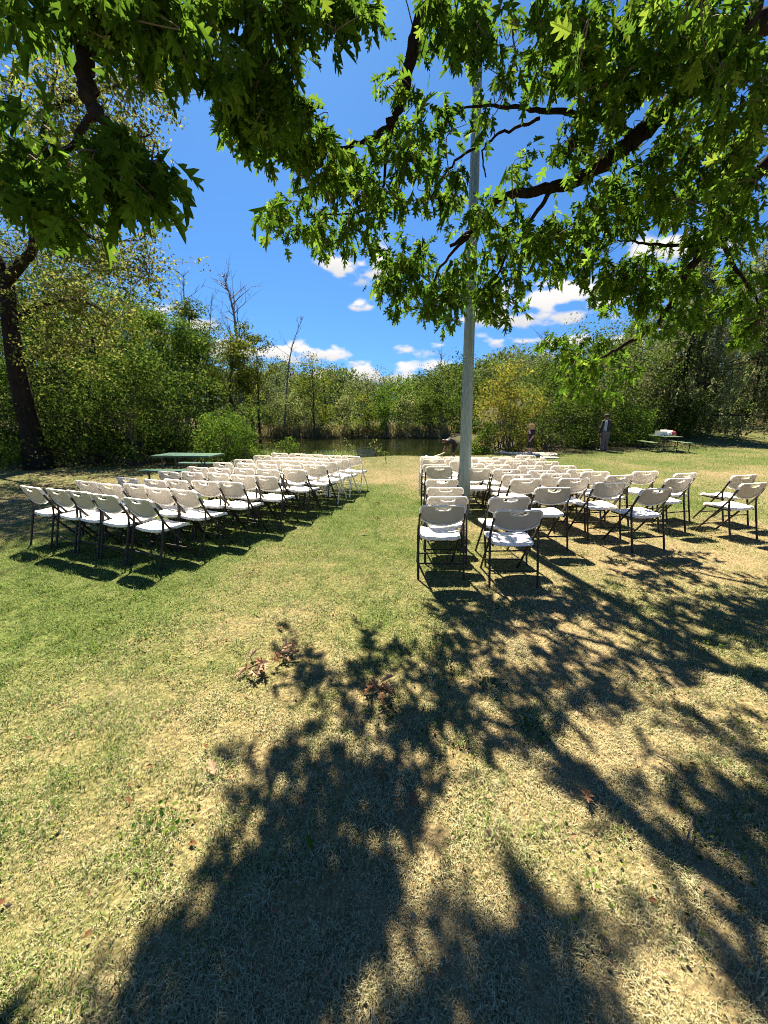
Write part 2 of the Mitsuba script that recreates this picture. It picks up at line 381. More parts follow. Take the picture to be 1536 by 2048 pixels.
# grass: bent blades standing all over the lawn
def blades(n, y0, y1, seg, marg=0.25, xlim=None):
    # thins out with distance as one continuous law, so that no zone shows
    yy = np.linspace(y0, y1, 4000); pdf = (yy * .97 + .7) * (yy + .6) ** -1.75
    cdf = np.cumsum(pdf); cdf /= cdf[-1]
    y = np.interp(rng.uniform(0, 1, n), cdf, yy)
    hmean = .029 + .0013 * y
    width = .0022 + .00074 * y
    half = y * 0.97 + 0.45 + marg
    x = rng.uniform(-1, 1, n) * half
    q = pond_q(x, y); keep = q > 1.0
    keep &= ~((x + 0.25 * (y - 12)) < -12) & ~((y - 0.80 * np.clip(x - 12, 0, 60) > 19) & (x > 5))
    thin = meshkit.fbm(np.stack([x * 5, y * 5, x * 0 + 4], -1), 3, 31)
    keep &= rng.uniform(size=n) < sm(.22, .52, thin) + .12
    x, y = x[keep], y[keep]; n = len(x); hmean, width = hmean[keep], width[keep]
    z = ter(x, y)
    dry = dryness(x, y)
    tuft = meshkit.noise(np.stack([x * 9, y * 9, x * 0], -1), 21)
    clump = meshkit.noise(np.stack([x * 22, y * 22, x * 0], -1), 23)
    isdry = rng.uniform(size=n) < dry
    hgt = hmean * rng.uniform(0.45, 1.35, n) * np.where(isdry, 0.8, 1.1) * (0.35 + 1.25 * tuft ** 1.3)
    az = rng.uniform(0, 2 * np.pi, n)
    lean = np.where(isdry, rng.uniform(0.5, 1.6, n), rng.uniform(0.15, 1.0, n)) * (0.6 + 0.8 * clump)
    dx, dy = np.cos(az), np.sin(az)
    wv = width * rng.uniform(0.6, 1.4, n)
    sx, sy = -dy * wv / 2, dx * wv / 2
    base = np.stack([x, y, z - 0.004], -1)
    side = np.stack([sx, sy, sx * 0], -1)
    out = np.stack([dx, dy, dx * 0], -1)
    up = np.array([0, 0, 1.0])
    h = hgt[:, None]; l = lean[:, None]
    mid = base + up * h * 0.62 / np.sqrt(1 + 0.25 * l ** 2) + out * h * 0.32 * l
    tip = base + up * h * 1.0 / np.sqrt(1 + l ** 2) + out * h * 0.95 * l / np.sqrt(1 + 0.3 * l)
    uvx = np.where(isdry, rng.uniform(0.68, 1.0, n), rng.uniform(0.0, 0.40, n))
    uv = np.stack([uvx, rng.beta(1.3, 1.5, n)], -1)
    if seg == 2:
        v = np.stack([base - side, base + side, mid + side * 0.8, mid - side * 0.8, tip], 1); k = 5
        tf = np.array([[0, 1, 2], [0, 2, 3], [3, 2, 4]])
    else:
        v = np.stack([base - side, base + side, tip], 1); k = 3
        tf = np.array([[0, 1, 2]])
    f = tf[None] + (np.arange(n) * k)[:, None, None]
    return v.reshape(-1, 3), f.reshape(-1, 3), np.repeat(uv, k, axis=0)


gparts = [blades(255000, 0.55, 3.6, 2), blades(330000, 3.6, 9.5, 1), blades(190000, 9.5, 36, 1)]
v, f = cat([(a, b) for a, b, c in gparts])
struct('grass', mikit.ply((v, f), 'm_grass', uv=np.vstack([c for a, b, c in gparts])), 'short mown turf, green in places and dried to straw in others', kind='stuff')
labels['grass']['category'] = 'grass'

# ------------------------------------------------------------------ the flag pole
pb = onplane(927, 1030); pb[2] = ter(pb[0], pb[1])
pt = at(962, -60, pb[1] + 0.02)
pole = thing('pole', 'tall pale blue-green fluted metal pole standing among the chairs of the right block', 'pole')
NS = 10
L = np.linalg.norm(pt - pb); dirp = (pt - pb) / L
LL = 9.5
ang = np.arange(NS * 2) * np.pi / NS
prof = np.where(np.arange(NS * 2) % 2 == 0, 1.0, 0.90)
e1 = np.cross(dirp, [0, 1.0, 0]); e1 /= np.linalg.norm(e1); e2 = np.cross(dirp, e1)
vs, nz = [], 40
for t in np.linspace(0, 1, nz):
    r = 0.106 - 0.070 * t
    vs.append(pb + dirp * (LL * t - 0.05) + r * prof[:, None] * (np.cos(ang)[:, None] * e1 + np.sin(ang)[:, None] * e2))
vs = np.vstack(vs + [[pb + dirp * LL]]); m = NS * 2
ii, jj = np.meshgrid(np.arange(nz - 1), np.arange(m), indexing='ij')
a0, a1 = ii * m + jj, ii * m + (jj + 1) % m
ff = np.vstack([np.stack([a0, a0 + m, a1 + m], -1).reshape(-1, 3), np.stack([a0, a1 + m, a1], -1).reshape(-1, 3), np.array([[(nz - 1) * m + k, len(vs) - 1, (nz - 1) * m + (k + 1) % m] for k in range(m)])])
put('shaft', mikit.ply((vs, ff), 'm_pole', smooth=25), pole)
put('cap', mikit.ply(man(m3.Manifold.sphere(0.05, 20).translate(list(pb + dirp * (LL + 0.06)))), 'm_pole', smooth=True), pole)
put('collar', mikit.ply(tube([pb + dirp * -0.05, pb + dirp * 0.05, pb + dirp * 0.06], [0.14, 0.14, 0.109], 24), 'm_pole', smooth=30), pole)


# ------------------------------------------------------------------ folding chairs
def outline_back(w=0.47, h=0.25):
    top = sbox(-w / 2, 0, w / 2, h)
    p = top.intersection(Polygon([(x, 0.012 + 0.075 * (abs(x) / (w / 2)) ** 2.4) for x in np.linspace(-w / 2, w / 2, 25)] + [(w / 2, h), (-w / 2, h)]))
    return p.buffer(-0.055).buffer(0.055, quad_segs=6)


def warp_panel(poly, thick, z0, curv, off=0.0):
    """A flat outline (x, z) thickened along y, bent and leaned back as a chair's back."""
    cs = m3.CrossSection([np.array(poly.exterior.coords)[:-1]] + [np.array(r.coords)[:-1] for r in poly.interiors], m3.FillRule.EvenOdd)
    m = m3.Manifold.extrude(cs, thick).refine_to_length(0.07)
    v, f = man(m)
    x, zz, y = v[:, 0], v[:, 1], v[:, 2] + off
    yy = -0.155 - 0.095 * (zz / 0.25) + y - curv * (1 - (x / 0.235) ** 2)
    return np.c_[x, yy, zz + z0], f[:, ::-1]


OB = outline_back()
slot = Polygon([(x, 0.222) for x in np.linspace(-0.075, 0.075, 7)] + [(x, 0.205 - 0.012 * (1 - (x / 0.07) ** 2)) for x in np.linspace(0.07, -0.07, 9)])
slot = slot.buffer(0.004, quad_segs=2)
back_v = warp_panel(OB.buffer(-0.012, quad_segs=4).difference(slot).simplify(0.001), 0.012, 0.557, 0.022)
rim_v = warp_panel(OB.difference(OB.buffer(-0.017, quad_segs=4)).simplify(0.001), 0.029, 0.557, 0.022, -0.009)
lip_v = warp_panel(slot.buffer(0.011, quad_segs=3).difference(slot).simplify(0.001), 0.020, 0.557, 0.022, -0.004)


def seat_mesh():
    p = Polygon([(-0.205, -0.19), (0.205, -0.19), (0.222, 0.06), (0.215, 0.225), (-0.215, 0.225), (-0.222, 0.06)]).buffer(-0.045).buffer(0.045, quad_segs=5)
    layers = []
    for inset, z in ((0.012, -0.017), (0.0, -0.011), (0.0, 0.006), (0.006, 0.013), (0.018, 0.016)):
        layers.append((p.buffer(-inset), z))
    n = 40
    vs = []
    for q, z in layers:
        e = q.exterior
        vs.append(np.array([[*e.interpolate(s, normalized=True).coords[0], z] for s in np.arange(n) / n]))
    top = [layers[-1][0].buffer(-d) for d in (0.05, 0.11)]
    for q in top:
        e = q.exterior; vs.append(np.array([[*e.interpolate(s, normalized=True).coords[0], 0.016] for s in np.arange(n) / n]))
    v = np.vstack(vs + [[[0, 0.02, 0.016]], [[0, 0.02, -0.017]]]); v[:, 2] *= 1.3
    k = len(vs)
    f = []
    for i in range(k - 1):
        for j in range(n):
            a, b = i * n + j, i * n + (j + 1) % n
            f += [[a, b, b + n], [a, b + n, a + n]]
    for j in range(n):
        f += [[(k - 1) * n + j, (k - 1) * n + (j + 1) % n, k * n], [(j + 1) % n, j, k * n + 1]]
    x, y = v[:, 0], v[:, 1]
    v[:, 2] += 0.435 + 0.016 * (x / 0.2) ** 2 - 0.012 + np.where(y > 0.1, -((y - 0.1) / 0.12) ** 2 * 0.018, 0) + 0.03 * y + np.where(y < -0.1, ((y + 0.1) / 0.09) ** 2 * 0.012, 0)
    m = trimesh.Trimesh(v, np.array(f), process=False); m.fix_normals()
    return np.array(m.vertices), np.array(m.faces)


def chair_parts(dark):
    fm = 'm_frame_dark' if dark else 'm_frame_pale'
    R = 0.0125
    out = [('backrest', mikit.ply(back_v, 'm_back_shaded', smooth=35)), ('back_rim', mikit.ply(rim_v, 'm_rim', smooth=35)), ('handle_lip', mikit.ply(lip_v, 'm_rim', smooth=35)), ('seat', mikit.ply(seat_mesh(), 'm_plastic', smooth=40))]
    for s in (-1, 1):
        fr = curve([(s * .230, -.222, .715), (s * .230, -.165, .60), (s * .222, -.105, .50), (s * .205, .27, -.012)], 4)
        out.append(('leg', mikit.ply(tube(fr, R, 8), fm, smooth=40)))
    for s in (-1, 1):
        out.append(('leg', mikit.ply(tube([(s * .236, -.150, .575), (s * .240, -.165, .45), (s * .240, -.275, -.012)], R, 8), fm, smooth=40)))
    out.append(('crossbar', mikit.ply(tube([(-.24, -.222, .165), (.24, -.222, .165)], .009, 6), fm, smooth=40)))
    out.append(('crossbar', mikit.ply(tube([(-.207, .175, .135), (.207, .175, .135)], .009, 6), fm, smooth=40)))
    for s in (-1, 1):
        out.append(('brace', mikit.ply(tube(curve([(s * .228, -.085, .475), (s * .229, -.045, .44), (s * .229, .0, .43)], 3), .005, 5), fm, smooth=40)))
    for e in (-1, 1): out.append(('seat_rail', mikit.ply(tube([(e * .205, -.17, .412), (e * .21, .18, .415)], .010, 6), fm, smooth=40)))
    return out


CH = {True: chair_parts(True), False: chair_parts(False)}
if not True: pass
ORD = ['first', 'second', 'third', 'fourth', 'fifth', 'sixth', 'seventh', 'eighth', 'ninth']


def chair(bx_, by_, yaw, dark, label, group, jit=True):
    """(bx_, by_) is where the top of the back stands; yaw turns the chair from +y to the left."""
    a = math.radians(yaw + (random.uniform(-3, 3) if jit else 0))
    ox, oy = bx_ + -0.25 * math.sin(a), by_ + 0.25 * math.cos(a)
    z = float(ter(ox, oy))
    k = thing('folding_chair', label, 'chair', group)
    tw = T().translate([ox, oy, z]).rotate([0, 0, 1], math.degrees(a)).rotate([1, 0, 0], random.uniform(-.8, .8))
    for n, s in CH[dark]: put(n, s, k, tw)


LEFT = [  # each row from the aisle outwards: where the top of every back stands
    [(-2.69, 4.07), (-3.19, 4.25), (-3.59, 4.41), (-3.96, 4.56), (-4.46, 4.76)],
    [(-2.44, 4.56), (-2.84, 4.73), (-3.27, 4.95), (-3.67, 5.06), (-4.14, 5.26)],
    [(-2.09, 5.06), (-2.43, 5.12), (-2.88, 5.22), (-3.21, 5.31), (-3.76, 5.55)],
    [(-1.76, 5.58), (-2.12, 5.67), (-2.58, 5.88), (-3.05, 6.04), (-3.50, 6.18)],
    [(-1.49, 6.30), (-1.93, 6.33), (-2.37, 6.45), (-2.83, 6.58), (-3.27, 6.71)],
    [(-1.25, 6.88), (-1.69, 6.92), (-2.14, 7.02), (-2.60, 7.22), (-3.10, 7.37)],
    [(-1.11, 7.32), (-1.57, 7.54), (-1.97, 7.71), (-2.42, 7.90), (-2.96, 8.09)],
    [(-0.93, 7.90), (-1.35, 8.04), (-1.79, 8.34), (-2.23, 8.49), (-2.81, 8.88)],
    [(-0.74, 8.45), (-1.16, 8.71), (-1.61, 8.94), (-2.05, 9.19), (-2.56, 9.44)]]
RIGHT = [  # the same with each chair's turn to the left
    [(0.60, 3.78, 0), (1.30, 3.58, -1), (3.35, 4.63, 10), (4.99, 5.10, 14)],
    [(0.72, 4.23, 0), (1.40, 4.15, 0), (2.10, 4.66, 3), (3.03, 5.06, 8), (4.24, 5.44, 12), (5.52, 5.82, 14)],
    [(0.78, 4.79, 0), (2.01, 5.35, 5), (2.72, 5.41, 6), (3.53, 5.67, 10), (4.78, 6.04, 13)],
    [(0.83, 5.42, 0), (2.01, 5.72, 4), (2.64, 5.84, 5), (3.36, 6.04, 7), (4.27, 6.21, 10)],
    [(0.96, 6.64, 0), (1.57, 6.42, 1), (2.04, 6.33, 3), (2.60, 6.28, 4), (3.29, 6.39, 5)],
    [(0.94, 7.03, 0), (1.63, 7.06, 1), (2.07, 6.95, 2), (2.65, 6.92, 3), (3.27, 6.95, 4)],
    [(1.01, 7.83, 0), (1.52, 7.54, 1), (2.11, 7.67, 3), (2.64, 7.63, 3), (3.24, 7.58, 4)],
    [(1.01, 8.18, 0), (1.50, 7.99, 1), (2.05, 8.09, 3), (2.66, 8.13, 3), (3.17, 8.04, 4)],
    [(1.04, 8.60, 0), (1.54, 8.55, 1), (2.10, 8.49, 3), (2.59, 8.44, 3), (3.19, 8.66, 4)]]
for r, row in enumerate(LEFT):
    for c, (x, y) in enumerate(row):
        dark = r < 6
        yaw = -22 if r < 6 else -19
        yaw = yaw + 1.5 * c if r > 5 else yaw
        chair(x, y, yaw, dark, f"{'black' if dark else 'pale'}-legged white folding chair, {ORD[c]} from aisle, {ORD[r]} row from camera, left block", 'white folding chairs of the left block')
for r, row in enumerate(RIGHT):
    for c, (x, y, yaw) in enumerate(row):
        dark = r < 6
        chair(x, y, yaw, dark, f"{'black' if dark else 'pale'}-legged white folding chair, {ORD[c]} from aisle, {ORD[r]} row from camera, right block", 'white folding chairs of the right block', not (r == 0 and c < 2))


# ------------------------------------------------------------------ picnic tables
def picnic_table(X, Y, yaw, plank, label, length=1.83, npl=5):
    k = thing('picnic_table', label, 'picnic table')
    tw = T().translate([X, Y, float(ter(X, Y))]).rotate([0, 0, 1], yaw)
    w = 0.76 / npl
    for i in range(npl):
        put('plank', mikit.ply(bx(length, w - 0.012, 0.038, 0, -0.38 + w * (i + .5), 0.735, 0.006), plank, smooth=40), k, tw)
    for s in (-1, 1):
        b = put('bench', mikit.ply(cat([bx(0.05, 0.27, 0.02, e * length * 0.36, s * 0.72, 0.415) for e in (-1, 1)]), 'm_iron', smooth=40), k, tw)
        for j in (0, 1):
            scene[num(b + '__plank')] = {**mikit.ply(bx(length, 0.13, 0.036, 0, s * (0.655 + 0.14 * j), 0.445, 0.006), plank, smooth=40), 'to_world': tw}
    for e in (-1, 1):
        x = e * length * 0.36
        a = [curve([(x, s * 0.80, 0.425), (x, s * 0.80, 0.10), (x, s * 0.74, 0.02), (x, s * 0.62, 0.015), (x, s * 0.30, 0.05)], 5) for s in (-1, 1)]
        put('frame', mikit.ply(cat([tube(q, 0.02, 8) for q in a] + [tube([(x, s * 0.30, 0.05), (x, s * 0.26, 0.71)], 0.02, 8) for s in (-1, 1)] + [tube([(x, -0.34, 0.71), (x, 0.34, 0.71)], 0.018, 8),
            tube([(x, -0.29, 0.26), (x, 0.29, 0.26)], 0.016, 8), tube([(x, -.79, .405), (x, -.60, .405)], .016, 8), tube([(x, .79, .405), (x, .60, .405)], .016, 8), tube([(x, -.62, .02), (x, .62, .02)], .018, 8)]), 'm_iron', smooth=40), k, tw)
    for e in (-1, 1): put('brace', mikit.ply(tube([(e * length * .36, 0, 0.27), (e * 0.18, 0, 0.71)], 0.013, 6), 'm_iron', smooth=40), k, tw)
    return tw


tl = onplane(378, 913, 0.75)
tl = onplane(378, 914, 0.69); picnic_table(tl[0], tl[1], -4, 'm_green_plank', 'picnic table with a shiny blue-green top by the woods behind the left chairs', 1.48)
tr = onplane(1334, 903); tr = np.array([tr[0], tr[1] + 0.3, ter(tr[0], tr[1])])
tw = picnic_table(tr[0], tr[1], 78, 'm_olive_plank', 'dark green picnic table with curved black legs at right, bags on its top')


def on_table(dx, dy):
    a = math.radians(78); return tr[0] + dx * math.cos(a) - dy * math.sin(a), tr[1] + dx * math.sin(a) + dy * math.cos(a), float(ter(tr[0], tr[1])) + 0.755


def lump(r, sx, sy, sz, seed, amp=0.25):
    m = trimesh.creation.icosphere(3, 1.0)
    v = np.array(m.vertices); n = meshkit.fbm(v * 2.2 + seed * 7, 3, seed)
    v = v * (1 + (n - .5)[:, None] * 2 * amp)
    v[:, 2] = np.where(v[:, 2] < -0.45, -0.45, v[:, 2]) + 0.45
    return v * [r * sx, r * sy, r * sz], np.array(m.faces)


x, y, z = on_table(-0.15, 0.42 - 0.15)
bk = thing('paper_box', 'white open-topped paper box at the left end of the right picnic table', 'box')
put('body', mikit.ply(cat([bx(0.42, 0.30, 0.02, 0, 0, 0.01)] + [bx(0.42, 0.012, 0.2, 0, s * .144, .121) for s in (-1, 1)] + [bx(0.012, 0.274, 0.2, s * .204, 0, .121) for s in (-1, 1)]), 'm_paper'), bk, T().translate([x, y, z + .002]).rotate([0, 0, 1], 12))
put('flap', mikit.ply(bx(0.40, 0.12, 0.008, 0, 0, 0, 0.002), 'm_paper'), bk, T().translate([x, y - .19, z + .25]).rotate([0, 0, 1], 12).rotate([1, 0, 0], 35))
for nm, lb, ct, mt, dx, dy, s, sd in (('plastic_bag', 'crumpled white plastic bag beside the red bag on the right picnic table', 'bag', 'm_bag_white', .1, -0.05, (0.26, .9, 1.1, .6), 1),
                              ('red_bag', 'red bag lying at the right end of the picnic table', 'bag', 'm_bag_red', 0.2, -.30, (.24, .8, 1.1, .75), 2), ('napkin_pack', 'small white wrapped pack lying between the paper box and the plastic bag', 'pack', 'm_bag_white', -.2, .08, (.13, 1.2, 1.0, .5), 3)):
    x, y, z = on_table(dx, dy)
    k = thing(nm, lb, ct)
    scene[k] = {**mikit.ply(lump(s[0], *s[1:], sd), mt, smooth=True), 'to_world': T().translate([x, y, z + .003])}


# ------------------------------------------------------------------ people
def bones(js, lst, infl=0.0, edge=0.035, it=8):
    """One continuous surface over the bones: hulls of spheres at the joints, joined and smoothed."""
    parts = []
    for ch in lst:
        sp = [m3.Manifold.sphere(js[j][3] + infl, 14).translate([float(c) for c in js[j][:3]]) for j in ch]
        parts.append(m3.Manifold.batch_hull(sp) if len(sp) > 1 else sp[0])
    m = m3.Manifold.batch_boolean(parts, m3.OpType.Add).refine_to_length(edge)
    v, f = man(m)
    t = trimesh.Trimesh(v, f, process=True)
    trimesh.smoothing.filter_taubin(t, iterations=it)
    return np.array(t.vertices), np.array(t.faces)


def hand(js, wrist, d, palm_n, r=0.0085, curl=0.5, s=1.0):
    """Adds the joints of a hand at joint wrist, pointing along d; returns its chains."""
    w = np.array(js[wrist][:3]); d = np.array(d, float); d /= np.linalg.norm(d)
    n = np.array(palm_n, float); n -= d * (n @ d); n /= np.linalg.norm(n); sd = np.cross(d, n)
    out = []
    for i, (o, ln) in enumerate(((-.03, .062), (-.01, .075), (.012, .07), (.032, .055))):
        b = w + (d * .085 + sd * o) * s; a = w + (d * .02 + sd * o * .7) * s
        c = b + (d * math.cos(curl * .6) + n * math.sin(curl * .6)) * ln * .55 * s
        e = c + (d * math.cos(curl * 1.6) + n * math.sin(curl * 1.6)) * ln * .45 * s
        for t, p, rr in (('a', a, .014), ('b', b, .011), ('c', c, r), ('e', e, r * .85)): js[f'{wrist}{i}{t}'] = (*p, rr * s)
        out += [(f'{wrist}{i}a', f'{wrist}{i}b'), (f'{wrist}{i}b', f'{wrist}{i}c'), (f'{wrist}{i}c', f'{wrist}{i}e')]
    out.append((f'{wrist}0a', f'{wrist}3a', f'{wrist}0b', f'{wrist}3b')); out.append((wrist, f'{wrist}0a', f'{wrist}3a'))
    p0, p1, p2 = w + (d * .025 - sd * .03) * s, w + (d * .06 - sd * .055 + n * .015) * s, w + (d * .09 - sd * .06 + n * .03) * s
    for t, p, rr in (('t0', p0, .013), ('t1', p1, .0105), ('t2', p2, .009)): js[wrist + t] = (*p, rr * s)
    return out + [(wrist + 't0', wrist + 't1'), (wrist + 't1', wrist + 't2')]


def person(js, tw, label, mats, sleeve='short', legs='long', hair=None, pale_panel=None, hands=None, facing=(0, 1, 0), hs=1.0, extra=None):
    k = thing('person', label, 'person')
    fc = np.array(facing, float); fc /= np.linalg.norm(fc)
    hd = np.array(js['head'][:3]); upv = hd - np.array(js['neck'][:3]); upv /= np.linalg.norm(upv)
    fc = fc - upv * (fc @ upv); fc /= np.linalg.norm(fc); sd = np.cross(fc, upv)
    r = js['head'][3]
    js['chin'] = (*(hd - upv * r * .95 + fc * r * .45), r * .42); js['brow'] = (*(hd + upv * r * .25 + fc * r * .12), r * .95)
    js['nose0'] = (*(hd + fc * r * .98 + upv * r * .05), r * .10); js['nose1'] = (*(hd + fc * r * 1.14 - upv * r * .25), r * .14)
    js['earL'] = (*(hd + sd * r * .95), r * .2); js['earR'] = (*(hd - sd * r * .95), r * .2)
    js['earL2'] = (*(hd + sd * r * .98 - upv * r * .2), r * .15); js['earR2'] = (*(hd - sd * r * .98 - upv * r * .2), r * .15)
    ch = [('pelL', 'pelR', 'waist'), ('waist', 'chest'), ('chest', 'shL', 'shR'), ('waist', 'shL', 'shR'), ('chest', 'neck'), ('neck', 'head'), ('head', 'brow', 'chin'), ('nose0', 'nose1'), ('earL', 'earL2'), ('earR', 'earR2')]
    for s in 'LR':
        ch += [('sh' + s, 'el' + s), ('el' + s, 'wr' + s), ('pel' + s, 'kn' + s), ('kn' + s, 'an' + s), ('an' + s, 'toe' + s)]
        hv = np.array(js['wr' + s][:3]) - np.array(js['el' + s][:3])
        ch += hand(js, 'wr' + s, hv if hands is None or s not in hands else hands[s], fc + 0.01, s=hs)
    put('body', mikit.ply(bones(js, ch, 0, 0.02, 5), mats['skin'], smooth=True), k, tw)
    top = [('waist', 'chest'), ('waist', 'shL', 'shR', 'chest'), ('pelL', 'pelR', 'waist')]
    for s in 'LR':
        js['cuff' + s] = tuple(np.array(js['sh' + s]) * .25 + np.array(js['el' + s]) * .75) if sleeve == 'short' else tuple(np.array(js['wr' + s]) * .9 + np.array(js['el' + s]) * .1)
        top += [('sh' + s, 'cuff' + s)] if sleeve == 'short' else [('sh' + s, 'el' + s), ('el' + s, 'cuff' + s)]
    put('jacket' if sleeve == 'long' else 'shirt', mikit.ply(bones(js, top, 0.02, 0.035), mats['top'], smooth=True), k, tw)
    tr_ = [('pelL', 'pelR')]
    for s in 'LR':
        tr_ += [('pel' + s, 'kn' + s)]
        if legs == 'long': tr_ += [('kn' + s, 'an' + s)]
    put('trousers' if legs == 'long' else 'shorts', mikit.ply(bones(js, tr_, 0.026 if legs == 'long' else 0.03, 0.035), mats['legs'], smooth=True), k, tw)
    for s in 'LR':
        put('shoe', mikit.ply(bones(js, [('an' + s, 'toe' + s)], 0.014, 0.02), mats['shoe'], smooth=True), k, tw)
        eye = hd + fc * r * .9 + (sd if s == 'L' else -sd) * r * .36 + upv * r * .08
        put('eye', mikit.ply(man(m3.Manifold.sphere(r * .12, 12).translate(list(map(float, eye)))), 'm_eye', smooth=True), k, tw)
    mo = hd + fc * r * .84 - upv * r * .58
    put('mouth', mikit.ply(man(m3.Manifold.batch_hull([m3.Manifold.sphere(r * .09, 10).translate(list(map(float, mo + sd * r * o))) for o in (-.22, .22)])), 'm_lip', smooth=True), k, tw)
    if hair:
        v, f = hair(hd, upv, fc, sd, r)
        put('hair', mikit.ply((v, f), mats['hair'], smooth=True), k, tw)
    if extra: extra(k, tw, hd, upv, fc, sd, r)
    return k


def short_hair(hd, up, fc, sd, r):
    m = trimesh.creation.icosphere(3, 1.0); v = np.array(m.vertices)
    n = meshkit.fbm(v * 6, 3, 3)
    keep = 1.08 + 0.10 * (n - .5) - 0.5 * np.clip(v[:, 1] * 0.9 - v[:, 2] * 0.8 - 0.05, 0, 1)
    v = v * keep[:, None]
    return hd + r * (v[:, :1] * sd + v[:, 1:2] * fc + v[:, 2:] * up) + up * r * .12 - fc * r * .08, np.array(m.faces)


def curly_hair(hd, up, fc, sd, r):
    g = np.random.default_rng(3); ms = []
    for i in range(150):
        d = g.normal(size=3); d /= np.linalg.norm(d)
        if d[1] > 0.35 and d[2] < 0.45: continue
        if d[2] < -0.55: continue
        p = hd + r * (1.18 + g.uniform(0, .32)) * (d[0] * sd + d[1] * fc * .95 + d[2] * up) + up * r * .1
        t = np.linspace(0, 2 * np.pi * 1.5, 10); q = g.normal(size=3); q /= np.linalg.norm(q); w = np.cross(q, [0.3, .5, .8]); w /= np.linalg.norm(w); u = np.cross(q, w)
        c = p + r * .17 * (np.cos(t)[:, None] * w + np.sin(t)[:, None] * u) + q * (t[:, None] / 9.4 - .5) * r * .4
        ms.append(tube(c, r * .075, 5))
    ms.append(short_hair(hd, up, fc, sd, r * 1.05))
    return cat(ms)


# the man standing with his back turned
gp = onplane(1206, 903); gp[2] = ter(gp[0], gp[1])
js = dict(pelL=(-.10, 0, .92, .115), pelR=(.10, 0, .92, .115), waist=(0, .02, 1.12, .145), chest=(0, .02, 1.32, .155), shL=(-.19, 0, 1.42, .068), shR=(.19, 0, 1.42, .068), neck=(0, .02, 1.52, .055), head=(0, .045, 1.65, .098),
          elL=(-.27, .0, 1.13, .052), elR=(.27, .0, 1.13, .052), wrL=(-.28, .07, .88, .034), wrR=(.26, .10, .90, .034), knL=(-.115, .01, .50, .068), knR=(.115, .02, .50, .068), anL=(-.13, -.02, .085, .048), anR=(.13, -.01, .085, .048), toeL=(-.17, .17, .035, .038), toeR=(.16, .19, .035, .038))


def man_extra(k, tw, hd, up, fc, sd, r):
    cs = [m3.Manifold.sphere(.035, 10).translate([x, yy, zz]) for x, yy, zz in ((-.185, -.09, 1.40), (-.13, -.125, 1.44), (-.19, -.07, 1.06), (-.13, -.115, 1.00))]
    v, f = man(m3.Manifold.batch_hull(cs).refine_to_length(.04)); put('shirt_panel', mikit.ply((v, f), 'm_cloth_pale', smooth=True), k, tw, label='pale blue-grey panel down the left of the back')
    v, f = man(m3.Manifold.sphere(.112, 20).scale([1, 1.05, .72]).translate([float(hd[0]), float(hd[1]) - .005, float(hd[2]) + .055])); put('cap', mikit.ply((v, f), 'm_cloth_black', smooth=True), k, tw)


person(js, T().translate(list(map(float, gp))).rotate([0, 0, 1], 18), 'person in a dark jacket and grey trousers standing on the grass with back turned', dict(skin='m_skin_brown', top='m_cloth_black', legs='m_cloth_grey', shoe='m_shoe', hair='m_hair_black'), 'long', 'long', short_hair, extra=man_extra)

# the child walking to the left
gp = onplane(1059, 911); gp[2] = ter(gp[0], gp[1])
js = dict(pelL=(-.02, -.06, .68, .085), pelR=(0, .06, .68, .085), waist=(0, 0, .83, .10), chest=(0, 0, .97, .11), shL=(0, -.13, 1.05, .05), shR=(0, .13, 1.05, .05), neck=(-.01, 0, 1.12, .042), head=(-.03, 0, 1.24, .088),
          elL=(-.06, -.19, .85, .037), elR=(.10, .18, .86, .037), wrL=(-.17, -.17, .68, .026), wrR=(.03, .19, .66, .026), knL=(-.14, -.06, .40, .052), knR=(.03, .06, .38, .052), anL=(-.10, -.06, .085, .036), anR=(.14, .06, .09, .036), toeL=(-.24, -.06, .03, .03), toeR=(.02, .06, .03, .03))


def kid_extra(k, tw, hd, up, fc, sd, r):
    v, f = bx(.02, .10, .10, -.128, -.03, .98, .008); put('shirt_print', mikit.ply((v, f), 'm_cloth_print', smooth=True), k, tw, label='pale print on the chest')


person(js, T().translate(list(map(float, gp))).rotate([0, 0, 1], 22), 'child with a mop of curly fair hair, dark shirt and shorts, walking left', dict(skin='m_skin_pale', top='m_cloth_maroon', legs='m_cloth_black', shoe='m_shoe', hair='m_hair_blond'), 'short', 'short', curly_hair, facing=(-1, -.25, -.1), hs=.8, extra=kid_extra)

# the person bending down at the water's edge
gp = onplane(905, 917); gp[2] = ter(gp[0], gp[1])
js = dict(pelL=(.10, -.10, .78, .105), pelR=(.10, .10, .78, .105), waist=(-.02, 0, .93, .125), chest=(-.20, 0, .99, .135), shL=(-.33, -.16, .95, .06), shR=(-.33, .16, .95, .06), neck=(-.42, 0, .98, .05), head=(-.53, 0, .96, .095),
          elL=(-.35, -.20, .68, .045), elR=(-.36, .18, .68, .045), wrL=(-.46, -.14, .46, .032), wrR=(-.48, .12, .46, .032), knL=(.0, -.10, .42, .062), knR=(.02, .10, .42, .062), anL=(.06, -.11, .085, .042), anR=(.08, .12, .085, .042), toeL=(-.12, -.12, .035, .034), toeR=(-.10, .13, .035, .034))
bend_tw = T().translate(list(map(float, gp))).rotate([0, 0, 1], 10).scale(.74)


def bend_extra(k, tw, hd, up, fc, sd, r):
    v, f = bx(.13, .02, .06, -.22, -.155, .90, .008); put('shirt_print', mikit.ply((v, f), 'm_cloth_print', smooth=True), k, tw, label='white mark on the side of the shirt')


